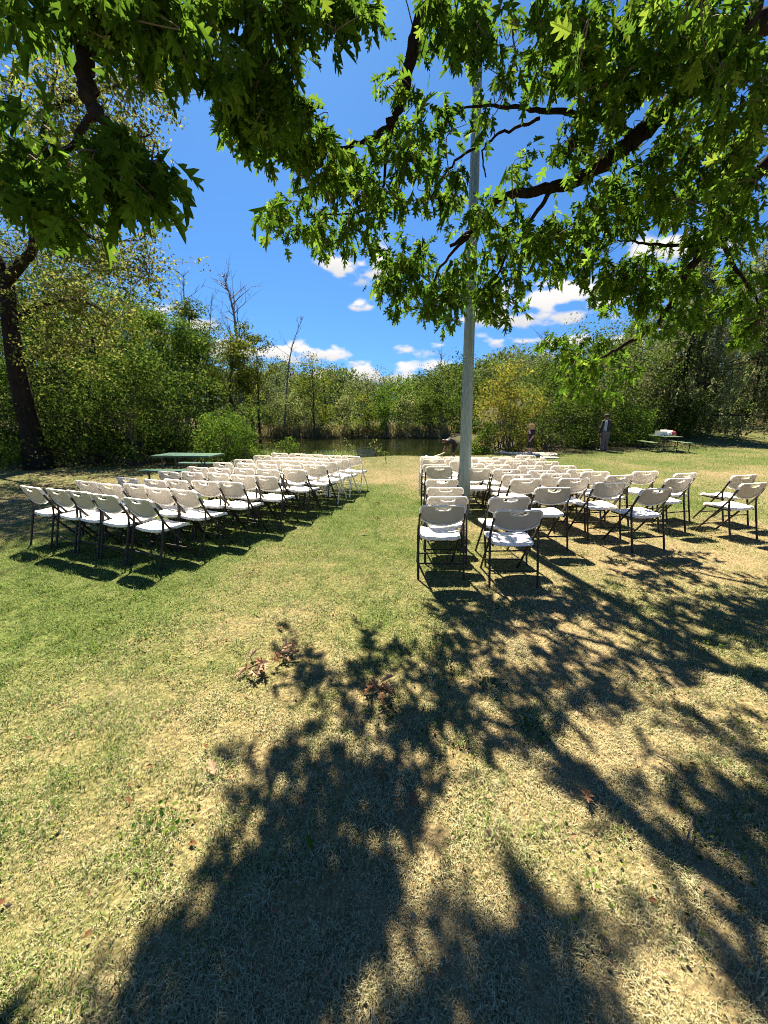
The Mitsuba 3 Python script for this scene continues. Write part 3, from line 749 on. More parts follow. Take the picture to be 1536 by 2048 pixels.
person(js, bend_tw, 'person in black shirt and shorts bending over at the pond edge left of the pole', dict(skin='m_skin_brown', top='m_cloth_black', legs='m_cloth_black', shoe='m_shoe', hair='m_hair_black'), 'short', 'short', short_hair, facing=(-.5, -.2, -.8), extra=bend_extra, hands={'L': (-.5, .1, -.8), 'R': (-.5, -.1, -.8)})
M4 = np.array(bend_tw.matrix)
W = lambda *p: (M4 @ np.array([*p, 1.0]))[:3]
k = thing('rolled_mat', 'long pale rolled mat end held by the bending person, resting on the grass', 'mat')
scene[k] = mikit.ply(cat([tube(curve([W(-.46, -.12, .37), W(-.75, -.06, .22), W(-1.1, 0, .10), W(-1.45, 0, .075)], 6), [.03] * 6 + [.04] * 6 + [.05] * 7, 10), man(m3.Manifold.sphere(.085, 16).translate(list(map(float, W(-1.5, 0, .085)))))]), 'm_runner', smooth=40)


def slab(px, py, w, d, h, seed, label, yaw=0, mat='m_slab', name='slab', ct='slab'):
    g = np.random.default_rng(seed); n = 28
    a = np.arange(n) * 2 * np.pi / n
    r = 1 + 0.14 * np.sin(a * 3 + seed) + g.normal(0, .03, n)
    ring = np.c_[np.sign(np.cos(a)) * np.abs(np.cos(a)) ** .75 * w / 2 * r, np.sign(np.sin(a)) * np.abs(np.sin(a)) ** .75 * d / 2 * r]
    vs = [np.c_[ring, ring[:, 0] * 0 - .05], np.c_[ring, ring[:, 0] * 0 + h * .8], np.c_[ring * .96, ring[:, 0] * 0 + h], np.c_[ring * .5, ring[:, 0] * 0 + h + g.normal(0, .006, n)]]
    v = np.vstack(vs + [[[0, 0, h]]]); f = []
    for i in range(3):
        for j in range(n):
            p, q = i * n + j, i * n + (j + 1) % n; f += [[p, q, q + n], [p, q + n, p + n]]
    f += [[3 * n + j, 3 * n + (j + 1) % n, 4 * n] for j in range(n)]
    p = onplane(px, py); k = thing(name, label, ct)
    scene[k] = {**mikit.ply((v, np.array(f)), mat, smooth=35), 'to_world': T().translate([float(p[0]), float(p[1]), float(ter(p[0], p[1]))]).rotate([0, 0, 1], yaw)}


slab(1080, 910, 1.3, 1.5, .07, 1, 'broad pinkish flat slab on the grass just right of the walking child', -10)
slab(1040, 910, .75, 1.2, .06, 2, 'narrow pale flat slab on the grass under the walking child', 25)
slab(1096, 917, .7, .5, .05, 3, 'small pale slab in front of the broad pinkish one', 5)
a, b = onplane(1003, 908), onplane(1062, 912)
k = thing('rolled_mat', 'pale rolled mat lying on the grass left of the walking child', 'mat')
for q in (a, b): q[2] = ter(q[0], q[1]) + .06
scene[k] = mikit.ply(cat([tube([a, a * .5 + b * .5 + [0, .03, 0], b], .06, 12), man(m3.Manifold.sphere(.10, 14).translate(list(map(float, a + [0, 0, .02]))))]), 'm_runner', smooth=40)


# ------------------------------------------------------------------ woods
def grow(base, top, n, wig, r0, r1, g, sides=7):
    """A wandering stem."""
    t = np.linspace(0, 1, n)
    p = base + (top - base) * t[:, None]
    off = np.cumsum(g.normal(0, wig, (n, 3)), 0); off -= off[-1] * t[:, None]; off[:, 2] *= .3
    return p + off, r0 + (r1 - r0) * t ** .8


def leaf_cloud(pos, size, g, up_bias=0.8, tpl=LEAF, tint=0.0):
    n = len(pos)
    nrm = g.normal(size=(n, 3)) + [0, 0, up_bias]
    R = frames(nrm, g.uniform(0, 2 * np.pi, n))
    uv = np.stack([g.uniform(size=n), np.clip(g.beta(.75, 1.0, n) + tint, 0, 1)], -1)
    return scatter(*tpl, pos, R, size * g.uniform(.65, 1.35, n), uv)


def plant(name, label, ctg, X, Y, height, width, mat, seed, base_frac=0.0, stems=5, s=0.10, lai=3.0, clumps=26, shape='round', bark='m_twig', lean=(0, 0), trunk_r=None, group=None, limit=16000, gap=0.42, depth=0.9, z0=None):
    """A shrub or a tree: stems or a trunk with limbs, and a crown of leaf clumps through an uneven egg."""
    g = np.random.default_rng(seed)
    z = float(ter(X, Y)) if z0 is None else z0
    k = thing(name, label, ctg, group)
    base = np.array([X, Y, z])
    cz0, cz1 = z + height * base_frac, z + height
    cs = []
    while len(cs) < clumps:
        u = g.uniform(-1, 1, 3)
        if (u ** 2).sum() > 1: continue
        hz = (u[2] + 1) / 2
        wf = {'round': 1.0, 'cone': 1.15 * (1 - hz) + .12, 'vase': .6 + .5 * hz, 'low': 1.0 - .35 * hz, 'column': .9}[shape]
        cs.append([X + lean[0] * hz + u[0] * width / 2 * wf * .85, Y + lean[1] * hz + u[1] * width / 2 * depth * wf * .85, cz0 + (cz1 - cz0) * (.06 + .9 * hz)])
    if not trunk_r and width > 1.2:
        for _ in range(clumps // 2):       # boughs down at the ground
            a = g.uniform(0, 2 * np.pi)
            cs.append([X + math.cos(a) * width * g.uniform(.2, .48), Y + math.sin(a) * width * depth * g.uniform(.2, .48), z + g.uniform(.12, .25) * min(height, 3.0)])
    cs = np.array(cs); clumps = len(cs)
    cr = np.clip(width, 0, (cz1 - cz0) * 1.3) * g.uniform(.13, .26, clumps) * (26 / clumps) ** .33
    # limbs
    tubes = []
    if trunk_r:
        top = np.array([X + lean[0] * .8, Y + lean[1] * .8, z + height * .88])
        sp, sr = grow(base - [0, 0, .15], top, 12, height * .008, trunk_r, trunk_r * .12, g)
        sr[0] *= 1.35
        put('trunk', mikit.ply(tube(sp, sr, 9), 'm_bark' if bark == 'm_twig' else bark, smooth=True), k)
        for c, r in zip(cs, cr):
            i = int(np.clip(np.searchsorted(sp[:, 2], c[2] - abs(g.normal(.15, .05)) * height), 2, 10))
            p, q = grow(sp[i], c, 6, np.linalg.norm(c - sp[i]) * .03, sr[i] * .4, .012 * s / .08, g)
            p[1:-1, 2] += np.linalg.norm(c - sp[i]) * .05
            tubes.append(tube(p, q, 5, False))
    else:
        for j in range(len(cs)):
            b = base + [g.normal(0, width * .09) * (width > .6), g.normal(0, width * .09) * (width > .6), -.05]
            p, q = grow(b, cs[j], 7, np.linalg.norm(cs[j] - b) * .02, .009 * height ** .5 + .008, .006, g)
            tubes.append(tube(p, q, 5, False))
    put('branches', mikit.ply(cat(tubes), bark, smooth=True), k)
    area = math.pi / 4 * width * (cz1 - cz0)
    n = int(min(limit, lai * area / (s * s * .30)))
    wts = cr ** 2; idx = g.choice(clumps, n, p=wts / wts.sum())
    d = g.normal(size=(n, 3)); d /= np.linalg.norm(d, axis=1, keepdims=True)
    rad = g.uniform(.15, 1, n) ** .45 * (1 + g.normal(0, .22, n))
    pos = cs[idx] + d * (cr[idx] * rad)[:, None] * [1.15, 1.1, .8]
    big = np.clip(width * .16, .25, 1.4)
    keep = .5 * meshkit.noise(pos / (s * 4.5), seed) + .5 * meshkit.noise(pos / big, seed + 1) > gap + .03
    keep &= pos[:, 2] > z + .05
    tint = g.normal(0, .16, clumps)[idx][keep]
    v, f, uv = leaf_cloud(pos[keep], s, g, tint=tint)
    put('foliage', mikit.ply((v, f), mat, uv=uv), k, kind='stuff')
    return k


def hgt(y, D, X=0): return at(768, y, D)[2] - 0.0


def wood(name, label, ctg, px, D, ytop, wpx, mat, seed, **kw):
    """A plant centred at photo column px, D metres ahead, reaching photo row ytop, wpx wide."""
    p = at(px, 860, D); X = p[0]
    z = float(ter(X, D)); h = (at(px, ytop, D)[2] - z) * (1.13 if px < 540 and D < 33 and name == 'tree' else 1.0)
    a, b, c = ray(px, 860)
    return plant(name, label, ctg, X, D, h, wpx * D / b, mat, seed, **kw)


# -- the big forked tree at the left
g = np.random.default_rng(21)
lt = thing('tree', 'big dark leaning tree at the left edge with a forked trunk and thin yellowish crown', 'tree')
Dt = 12.3
tp = [at(82, 948, Dt), at(62, 860, Dt), at(38, 760, Dt), at(22, 660, Dt), at(14, 560, Dt)]
tp[0][2] = ter(tp[0][0], Dt) - .1
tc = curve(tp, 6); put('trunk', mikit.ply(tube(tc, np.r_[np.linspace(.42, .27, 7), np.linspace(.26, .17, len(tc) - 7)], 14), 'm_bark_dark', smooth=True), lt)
limbs = [[at(14, 560, Dt), at(45, 525, Dt - .2), at(66, 495, Dt - .4), at(62, 420, Dt - .6), at(70, 330, Dt - .8), at(95, 220, Dt - 1), at(120, 120, Dt - 1)],
         [at(14, 560, Dt), at(-20, 480, Dt), at(-50, 360, Dt), at(-60, 220, Dt)],
         [at(66, 495, Dt - .4), at(130, 490, Dt - 1), at(210, 530, Dt - 1.4), at(300, 545, Dt - 1.6)],
         [at(62, 420, Dt - .6), at(130, 430, Dt - 1), at(190, 480, Dt - 1.2), at(280, 480, Dt - 1.4)],
         [at(70, 330, Dt - .8), at(140, 300, Dt - 1), at(220, 290, Dt - 1.2), at(300, 270, Dt - 1.2)],
         [at(95, 220, Dt - 1), at(170, 190, Dt - 1.2), at(250, 170, Dt - 1.2), at(310, 160, Dt - 1.4)],
         [at(20, 640, Dt), at(90, 610, Dt - .5), at(160, 600, Dt - 1), at(230, 640, Dt - 1.3)],
         [at(38, 740, Dt), at(110, 690, Dt - .5), at(170, 690, Dt - .9)],
         [at(-40, 400, Dt), at(10, 250, Dt + .6), at(30, 120, Dt + .8)]]
lc = []
tb = []
for i, l in enumerate(limbs):
    c = curve(l, 5); lc.append(c)
    r0 = .155 if i < 2 else .055
    tb.append(tube(c, np.linspace(r0, .012, len(c)), 7, False))
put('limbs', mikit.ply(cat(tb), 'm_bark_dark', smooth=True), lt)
allp = np.vstack([c[2:] for c in lc])
pos, tw_ = [], []
for i in range(540):
    p = allp[g.integers(len(allp))]
    e = p + g.normal(0, [.75, .6, .62])
    tw_.append(tube(np.array([p, (p + e) / 2 + g.normal(0, .08, 3) + [0, 0, .08], e]), [.012, .008, .004], 3, False))
    m = g.integers(34, 64)
    t = g.uniform(.25, 1.1, m)[:, None]
    pos.append(p + (e - p) * t + g.normal(0, .11, (m, 3)))
pos = np.vstack(pos)
dt = np.min(np.linalg.norm(pos[:, None] - np.vstack([tc[::3], lc[0][:14:2]])[None], axis=2), axis=1)
pos = pos[(dt > .9) | (g.uniform(size=len(pos)) < .12)]
put('branches', mikit.ply(cat(tw_), 'm_twig', smooth=True), lt)
v, f, uv = leaf_cloud(pos, .092, g, .5)
put('foliage', mikit.ply((v, f), 'm_leaf_left', uv=uv), lt, kind='stuff')

# -- left woodland edge, near to far
LW = [  # name, label, px, D, ytop, wpx, mat, kw
 ('shrub', 'dark leafy shrub behind the foot of the big leaning tree', 20, 13.6, 640, 190, 'm_leaf_wood', dict(clumps=22)),
 ('shrub', 'pale green low shrub at the left edge of the photo beside the big trunk', 5, 12.0, 880, 70, 'm_leaf_bright', dict(clumps=8, s=.06)),
 ('shrub', 'dense dark shrub just right of the big leaning trunk', 160, 13.6, 625, 210, 'm_leaf_wood', dict(clumps=30)),
 ('shrub', 'glossy dark shrub behind the left end of the green-topped table', 270, 13.8, 640, 200, 'm_leaf_wood', dict(clumps=30)),
 ('shrub', 'dark shrub right behind the green-topped picnic table', 360, 14.2, 700, 170, 'm_leaf_wood', dict(clumps=26)),
 ('shrub', 'rounded bright green shrub at the right end of the left woods by the water', 445, 13.4, 800, 130, 'm_leaf_bright', dict(clumps=22, s=.07, shape='low', lai=3)),
 ('shrub', 'low light green shrub before the bright rounded one, next to the far left chairs', 490, 13.0, 858, 60, 'm_leaf_bright', dict(clumps=10, s=.06)),
 ('shrub', 'dark shrub overhanging the water behind the bright rounded shrub', 470, 17.0, 800, 110, 'm_leaf_wood', dict(clumps=20)),
 ('tree', 'leafy tree behind the big leaning trunk, reaching the middle of its fork', 90, 18.0, 520, 260, 'm_leaf_wood', dict(trunk_r=.16, base_frac=.12, s=.11)),
 ('tree', 'bushy mid green tree between the leaning trunk and the bare tree', 215, 18.5, 540, 230, 'm_leaf_bright', dict(trunk_r=.15, base_frac=.15, s=.10)),
 ('tree', 'rounded light green tree standing above the table', 350, 18.0, 640, 130, 'm_leaf_bright', dict(trunk_r=.10, base_frac=.2, s=.095)),
 ('tree', 'slender tree with yellowish leaves left of the tall bare tree', 290, 20.0, 600, 150, 'm_leaf_yellow', dict(trunk_r=.12, base_frac=.2, s=.10)),
 ('tree', 'dark slim tree with a bare lower trunk above the bright rounded shrub', 405, 20.0, 625, 95, 'm_leaf_wood', dict(trunk_r=.12, base_frac=.42, s=.10, shape='column', clumps=20)),
 ('tree', 'yellowish slim tree under the forked bare top, right part of the left woods', 478, 21.0, 650, 100, 'm_leaf_yellow', dict(trunk_r=.13, base_frac=.42, s=.11, clumps=20)),
 ('tree', 'yellowish narrow tree at the very right end of the left woods', 520, 22.0, 690, 75, 'm_leaf_yellow', dict(trunk_r=.11, base_frac=.38, s=.11, clumps=18)),
 ('tree', 'tall dark green tree at the back left, behind the leaning tree', 60, 27.0, 470, 380, 'm_leaf_wood', dict(trunk_r=.25, base_frac=.2, s=.15)),
 ('tree', 'tall green tree at the back of the left woods, above the light green tree', 310, 28.0, 610, 210, 'm_leaf_wood', dict(trunk_r=.25, base_frac=.2, s=.15)),
 ('tree', 'tall tree at the back of the left woods beside the two bare trees', 430, 30.0, 645, 170, 'm_leaf_far', dict(trunk_r=.22, base_frac=.2, s=.16)),
 ('tree', 'tall back tree right of the forked bare top', 500, 34.0, 680, 140, 'm_leaf_far', dict(trunk_r=.22, base_frac=.15, s=.17)),
 ('tree', 'broad back tree high above the pond at left', 190, 30.0, 545, 260, 'm_leaf_far', dict(trunk_r=.25, base_frac=.15, s=.16)),
 ('shrub', 'tall dark thicket at the left edge behind the big leaning trunk', -10, 17.5, 640, 200, 'm_leaf_wood', dict(clumps=26, s=.11, lai=3)),
 ('shrub', 'tall dark thicket seen between the leaning trunk and the table, second line', 130, 17.0, 650, 200, 'm_leaf_wood', dict(clumps=28, s=.11, lai=3)),
 ('shrub', 'tall dark thicket behind the table, second line of the woods', 260, 17.5, 660, 200, 'm_leaf_wood', dict(clumps=28, s=.11, lai=3)),
 ('shrub', 'deep shaded thicket at the water behind the right end of the table', 380, 18.0, 690, 180, 'm_leaf_wood', dict(clumps=28, s=.11, lai=3)),
 ('tree', 'big dark tree far left behind the thickets', -60, 24.0, 520, 300, 'm_leaf_wood', dict(trunk_r=.2, base_frac=.05, s=.14, lai=2.8)),
 ('tree', 'dark low-branched tree far back between the leaning trunk and the table', 150, 25.0, 600, 260, 'm_leaf_wood', dict(trunk_r=.2, base_frac=.03, s=.14, lai=2.8)),
 ('tree', 'dark low-branched tree far back behind the table', 350, 26.0, 660, 240, 'm_leaf_wood', dict(trunk_r=.2, base_frac=.03, s=.14, lai=2.8)),
]
for i, (nm, lb, px, D, yt, wp, mt, kw) in enumerate(LW):
    wood(nm, lb, 'shrub' if nm == 'shrub' else 'tree', px, D, yt, wp, mt, 100 + i, **kw)


# -- bare dead trees
def dead_tree(label, line, D, r0, nb, seed, spread=1.0):
    g = np.random.default_rng(seed)
    k = thing('bare_tree', label, 'tree')
    pts = [at(x, y, D) for x, y in line]; pts[0][2] = ter(pts[0][0], D) - .1
    c = curve(pts, 6)
    put('trunk', mikit.ply(tube(c, np.linspace(r0, .012, len(c)), 7), 'm_dead', smooth=True), k)
    tb = []
    for i in range(nb):
        j = g.integers(len(c) // 3, len(c) - 1)
        ln = spread * g.uniform(.5, 1.6) * (1.15 - j / len(c))
        d = np.array([g.normal(0, .8), g.normal(0, .5), g.uniform(.5, 1.2)]); d /= np.linalg.norm(d)
        p, q = grow(c[j], c[j] + d * ln * 1.5, 6, ln * .05, r0 * .3, .005, g); tb.append(tube(p, q, 4, False))
        for _ in range(4):
            a = p[g.integers(2, 6)]; d2 = d + g.normal(0, .6, 3); d2[2] = abs(d2[2])
            tb.append(tube(np.array([a, a + d2 * ln * .3 + g.normal(0, .03, 3), a + d2 * ln * .55]), [.011, .008, .004], 3, False))
    put('branches', mikit.ply(cat(tb), 'm_dead', smooth=True), k)


dead_tree('tall bare forked tree with grey branches rising highest over the left woods', [(490, 860), (480, 760), (472, 660), (462, 600), (444, 545)], 24, .13, 22, 1, 1.5)
dead_tree('bare grey tree left of the tallest forked one, twigs above the woods', [(368, 860), (370, 760), (369, 660), (368, 600), (366, 545)], 26, .11, 22, 2, 1.4)
dead_tree('thin leaning bare tree alone over the left end of the pond', [(568, 870), (574, 770), (580, 715), (590, 675), (607, 632)], 38, .10, 12, 3, 1.2)
dead_tree('bare slim tree between the two taller bare ones', [(410, 860), (412, 760), (418, 680), (424, 590)], 28, .08, 16, 4, 1.3)
dead_tree('grey bare tree just left of the pole far across the pond', [(875, 870), (878, 790), (882, 730), (884, 690)], 60, .14, 18, 5, 2.2)
dead_tree('bare twiggy treetop standing right of the pole behind the yellow bush', [(1085, 860), (1088, 760), (1092, 700), (1094, 668)], 40, .12, 22, 6, 2.0)

# -- far bank of the pond
for i, (px, yt, wp) in enumerate([(590, 800, 150), (700, 800, 150), (800, 795, 150), (900, 790, 150), (500, 790, 150)]):
    wood('thicket', f'low dark thicket behind the far bank shrubs, {ORD[i]} of five', 'thicket', px, 43, yt, wp, 'm_leaf_wood', 600 + i, s=.2, clumps=26, lai=3, shape='low', group='thickets behind the far bank')
g = np.random.default_rng(50)
for i, (px, yt, wp, mt) in enumerate([(535, 780, 70, 'm_leaf_wood'), (575, 770, 80, 'm_leaf_grey'), (612, 790, 60, 'm_leaf_grey'), (650, 800, 60, 'm_leaf_yellow'), (690, 775, 80, 'm_leaf_grey'), (735, 790, 70, 'm_leaf_yellow'), (775, 770, 70, 'm_leaf_bright'), (815, 780, 70, 'm_leaf_grey'), (850, 760, 70, 'm_leaf_wood'), (885, 770, 60, 'm_leaf_wood'), (925, 765, 80, 'm_leaf_wood')]):
    wood('shrub', f'{ORD[i] if i < 9 else ["tenth", "eleventh"][i - 9]} shrub from the left along the far bank of the pond', 'shrub', px, 37.6 + g.uniform(0, 1.5), yt, wp, mt, 300 + i, s=.16, clumps=20, lai=2.6, shape='low', stems=6, group='shrubs on the far bank')
wood('tree', 'slender young tree with a loose yellow-green crown on the far bank, over the left water', 'tree', 628, 38.5, 692, 90, 'm_leaf_yellow', 330, trunk_r=.11, base_frac=.35, s=.17, lai=1.3, clumps=16)
for i, (px, D, yt, wp, mt, lb) in enumerate([(560, 48, 720, 110, 'm_leaf_far', 'dark tree behind the thin leaning bare tree'), (650, 52, 735, 120, 'm_leaf_wood', 'rounded tree behind the slender yellow-green one on the far bank'), (735, 58, 745, 110, 'm_leaf_far', 'dim green tree in the middle beyond the pond'),
                                             (800, 54, 752, 110, 'm_leaf_bright', 'light green tree beyond the pond, left of the pole'), (870, 50, 738, 120, 'm_leaf_wood', 'dark tree beyond the pond right beside the pole'), (940, 46, 705, 130, 'm_leaf_wood', 'tree beyond the pond hidden in part by the pole'), (1010, 44, 690, 130, 'm_leaf_far', 'tall dim tree behind the yellow bush')]):
    wood('tree', lb, 'tree', px, D, yt, wp, mt, 340 + i, trunk_r=.22, base_frac=.08, s=.22, clumps=24, lai=2.4)
# the far-off wooded rise behind
g = np.random.default_rng(60)
ps, us = [], []
for i in range(520):
    X = g.uniform(-170, 150); Y = g.uniform(70, 120); r = g.uniform(3, 5.5)
    zc = float(ter(X, Y)) + (g.uniform(2.5, 5.8) if i % 2 else g.uniform(.3, 2.0)) + (2.5 * sm(70, -50, X)) * (i % 2)
    n = 420; d = g.normal(size=(n, 3)); d /= np.linalg.norm(d, axis=1, keepdims=True); d[:, 2] = np.abs(d[:, 2]) * 1.0 - .25
    ps.append(np.array([X, Y, zc]) + d * r * g.uniform(.6, 1.1, (n, 1)))
ps = np.vstack(ps)
ps = ps[ps[:, 2] > ter(ps[:, 0], ps[:, 1])]
v, f, uv = leaf_cloud(ps, .75, g)
struct('distant_woods', mikit.ply((v, f), 'm_leaf_far', uv=uv), 'far-off band of woods beyond the pond', kind='stuff')
labels['distant_woods']['category'] = 'woods'
# reeds and tall grass along the far bank, rushes on the near one
def reeds(n, xs, ys, h, w, g):
    x = g.uniform(*xs, n); y = g.uniform(*ys, n)
    q = pond_q(x, y); k = (q > .985) & (q < 1.12); x, y = x[k], y[k]; n = len(x)
    pos = np.stack([x, y, ter(x, y)], -1)
    d = np.stack([g.normal(0, .16, n), g.normal(0, .16, n), np.ones(n)], -1); hh = h * g.uniform(.5, 1.2, n)
    s = np.stack([np.ones(n), g.normal(0, .5, n), np.zeros(n)], -1) * w / 2
    mid = pos + d * hh[:, None] * .6; tip = pos + d * hh[:, None] + np.stack([g.normal(0, .15, n) * hh, g.normal(0, .15, n) * hh, -.05 * hh], -1)
    v = np.stack([pos - s, pos + s, mid + s * .7, mid - s * .7, tip], 1).reshape(-1, 3)
    f = (np.array([[0, 1, 2], [0, 2, 3], [3, 2, 4]])[None] + (np.arange(n) * 5)[:, None, None]).reshape(-1, 3)
    return v, f, np.repeat(np.stack([g.uniform(size=n), g.uniform(size=n)], -1), 5, 0)


v, f, uv = reeds(7000, (-15, 8), (36, 40), 1.0, .05, g)
struct('reeds', mikit.ply((v, f), 'm_reed', uv=uv), 'pale reeds and tall grass fringing the far bank', kind='stuff'); labels['reeds']['category'] = 'reeds'
v, f, uv = reeds(7000, (-8, -1.2), (16.2, 19), .38, .014, g)
struct('rushes', mikit.ply((v, f), 'm_grass', uv=uv * [.5, 1]), 'green rushes along the near bank of the pond', kind='stuff'); labels['rushes']['category'] = 'rushes'
wood('weed', 'tall green weedy clump at the near bank behind the left chairs', 'plant', 572, 16.6, 870, 50, 'm_leaf_bright', 401, s=.06, clumps=12, lai=1.6)
wood('weed', 'thin weedy clump at the near bank in front of the left water', 'plant', 690, 17.2, 882, 60, 'm_leaf_grey', 402, s=.06, clumps=12, lai=1.0)
wood('sapling', 'whitish-leaved little sapling at the near bank in front of the water', 'plant', 750, 16.9, 876, 22, 'm_bag_white' if False else 'm_leaf_grey', 403, s=.10, clumps=7, lai=1.2, base_frac=.2)
wood('sapling', 'thin seedling standing alone in the grass of the aisle end', 'plant', 772, 14.2, 890, 12, 'm_leaf_grey', 404, s=.06, clumps=1, lai=.35, base_frac=.3)

# -- right side
RW = [
 ('shrub', 'large yellow-green bush at the pond right behind the pole', 1020, 19.0, 715, 165, 'm_leaf_gold', dict(clumps=34, s=.10, lai=3, shape='low')),
 ('shrub', 'low bright green part-lit shrub at the right edge of the water beside the pole', 972, 18.4, 840, 60, 'm_leaf_bright', dict(clumps=14, s=.085)),
 ('shrub', 'shady dark green shrub behind the walking child', 1095, 19.6, 770, 130, 'm_leaf_wood', dict(clumps=26, s=.10, lai=3)),
 ('shrub', 'dark shrub behind the standing person', 1180, 21.5, 790, 130, 'm_leaf_wood', dict(clumps=26, s=.10, lai=3)),
 ('shrub', 'light green shrub between the standing person and the right picnic table', 1255, 22.6, 800, 120, 'm_leaf_bright', dict(clumps=24, s=.10, lai=2.8)),
 ('shrub', 'dark shrub behind the right picnic table', 1350, 25.0, 780, 130, 'm_leaf_wood', dict(clumps=24, s=.11, lai=2.8)),
 ('shrub', 'mid green shrub at the foot of the spruces, right of the picnic table', 1420, 29.0, 780, 110, 'm_leaf_bright', dict(clumps=22, s=.12, lai=2.6)),
 ('tree', 'bushy mid green tree behind the dark shrubs, above the walking child', 1120, 24.0, 690, 200, 'm_leaf_wood', dict(trunk_r=.16, base_frac=.12, s=.13, clumps=34)),
 ('tree', 'broad green tree above the standing person', 1215, 26.0, 650, 240, 'm_leaf_wood', dict(trunk_r=.2, base_frac=.15, s=.14, clumps=36)),
 ('tree', 'dense green tree behind the right picnic table and the spruce', 1370, 40.0, 540, 270, 'm_leaf_bright', dict(trunk_r=.25, base_frac=.12, s=.17, clumps=40)),
 ('tree', 'tall shaded tree at the far right behind the spruces', 1520, 38.0, 470, 330, 'm_leaf_wood', dict(trunk_r=.3, base_frac=.1, s=.18, clumps=40)),
 ('tree', 'tall dim tree between the yellow bush and the spruce, on the skyline', 1280, 36.0, 600, 200, 'm_leaf_far', dict(trunk_r=.25, base_frac=.1, s=.18, clumps=34)),
 ('tree', 'grey-green tree on the skyline right of the pole', 1085, 36.0, 690, 190, 'm_leaf_far', dict(trunk_r=.25, base_frac=.1, s=.18, clumps=30)),
]
for i, (nm, lb, px, D, yt, wp, mt, kw) in enumerate(RW):
    wood(nm, lb, 'shrub' if nm == 'shrub' else 'tree', px, D, yt, wp, mt, 500 + i, **kw)


for i, (px, D, yt, wp) in enumerate([(1065, 22.5, 800, 120), (1150, 24, 790, 140), (1230, 26, 790, 140), (1310, 28, 780, 140), (1400, 32, 780, 150), (1480, 37, 780, 150)]):
    wood('thicket', f'dark thicket under the trees at right, {ORD[i]} of six from the left', 'thicket', px, D, yt, wp, 'm_leaf_wood', 620 + i, s=.14, clumps=22, lai=3.2, shape='low', group='thickets under the right trees')


def spruce(label, px, D, ytop, ybase, reach, seed, lowest=.09):
    """A drooping spruce: whorls of bowed branches, each hung with long curtains of twigs."""
    g = np.random.default_rng(seed)
    k = thing('spruce', label, 'tree')
    p = at(px, 860, D); X = p[0]; z = float(ter(X, D)); h = at(px, ytop, D)[2] - z
    sp, sr = grow(np.array([X, D, z - .1]), np.array([X, D, z + h]), 14, .03, .30, .03, g)
    put('trunk', mikit.ply(tube(sp, sr, 10), 'm_bark', smooth=True), k)
    tb, pos, ax_ = [], [], []
    for t in np.linspace(lowest, .97, 44):
        zz = z + h * t; R = reach * (1 - t) ** .75 * g.uniform(.75, 1.1)
        for _ in range(5):
            a = g.uniform(0, 2 * np.pi); s = np.linspace(0, 1, 9)
            pts = np.stack([X + np.cos(a) * R * s, D + np.sin(a) * R * s, zz - R * (.42 * s - .36 * s ** 3 * .6)], -1)
            tb.append(tube(pts, np.linspace(.055 * (1 - t) + .015, .008, 9), 5, False))
            for q in range(int(2 + R * 2.2)):
                u = g.uniform(.12, 1); b = np.array([np.interp(u, s, pts[:, i]) for i in range(3)])
                b = b + np.array([-np.sin(a), np.cos(a), 0]) * g.normal(0, .35 * R * .3)
                ln = g.uniform(.35, 1.6) * (.5 + .6 * (1 - t))
                n = int(26 * ln + 6)
                w = g.uniform(0, 1, n)
                pos.append(b + np.stack([g.normal(0, .05, n), g.normal(0, .05, n), -w * ln], -1))
    pos = np.vstack(pos); n = len(pos)
    # each spray points down and outwards
    yax = np.stack([g.normal(0, .5, n), g.normal(0, .5, n), -np.abs(g.normal(1, .3, n))], -1); yax /= np.linalg.norm(yax, axis=1, keepdims=True)
    zax = np.cross(yax, g.normal(size=(n, 3))); zax /= np.linalg.norm(zax, axis=1, keepdims=True)
    Rm = np.stack([np.cross(yax, zax), yax, zax], -1)
    v, f, uv = scatter(NEEDLE[0] * [2.2, 1, 1], NEEDLE[1], pos, Rm, g.uniform(.10, .22, n), np.stack([g.uniform(size=n), g.beta(1.5, 2, n)], -1))
    put('branches', mikit.ply(cat(tb), 'm_bark', smooth=True), k)
    put('foliage', mikit.ply((v, f), 'm_needle', uv=uv), k, kind='stuff')


spruce('tall spruce with drooping curtains of twigs, its trunk foot bare at the right', 1490, 31.0, 330, 845, 6.5, 71, .14)
spruce('drooping spruce behind the right picnic table, left of the tallest spruce', 1350, 26.5, 480, 845, 5.0, 72, .15)
spruce('drooping spruce at the far right edge of the photo', 1610, 30.0, 300, 845, 6.0, 73, .14)
spruce('small dark spruce top on the skyline beyond the trees at right', 1235, 42.0, 640, 845, 3.0, 74, .2)

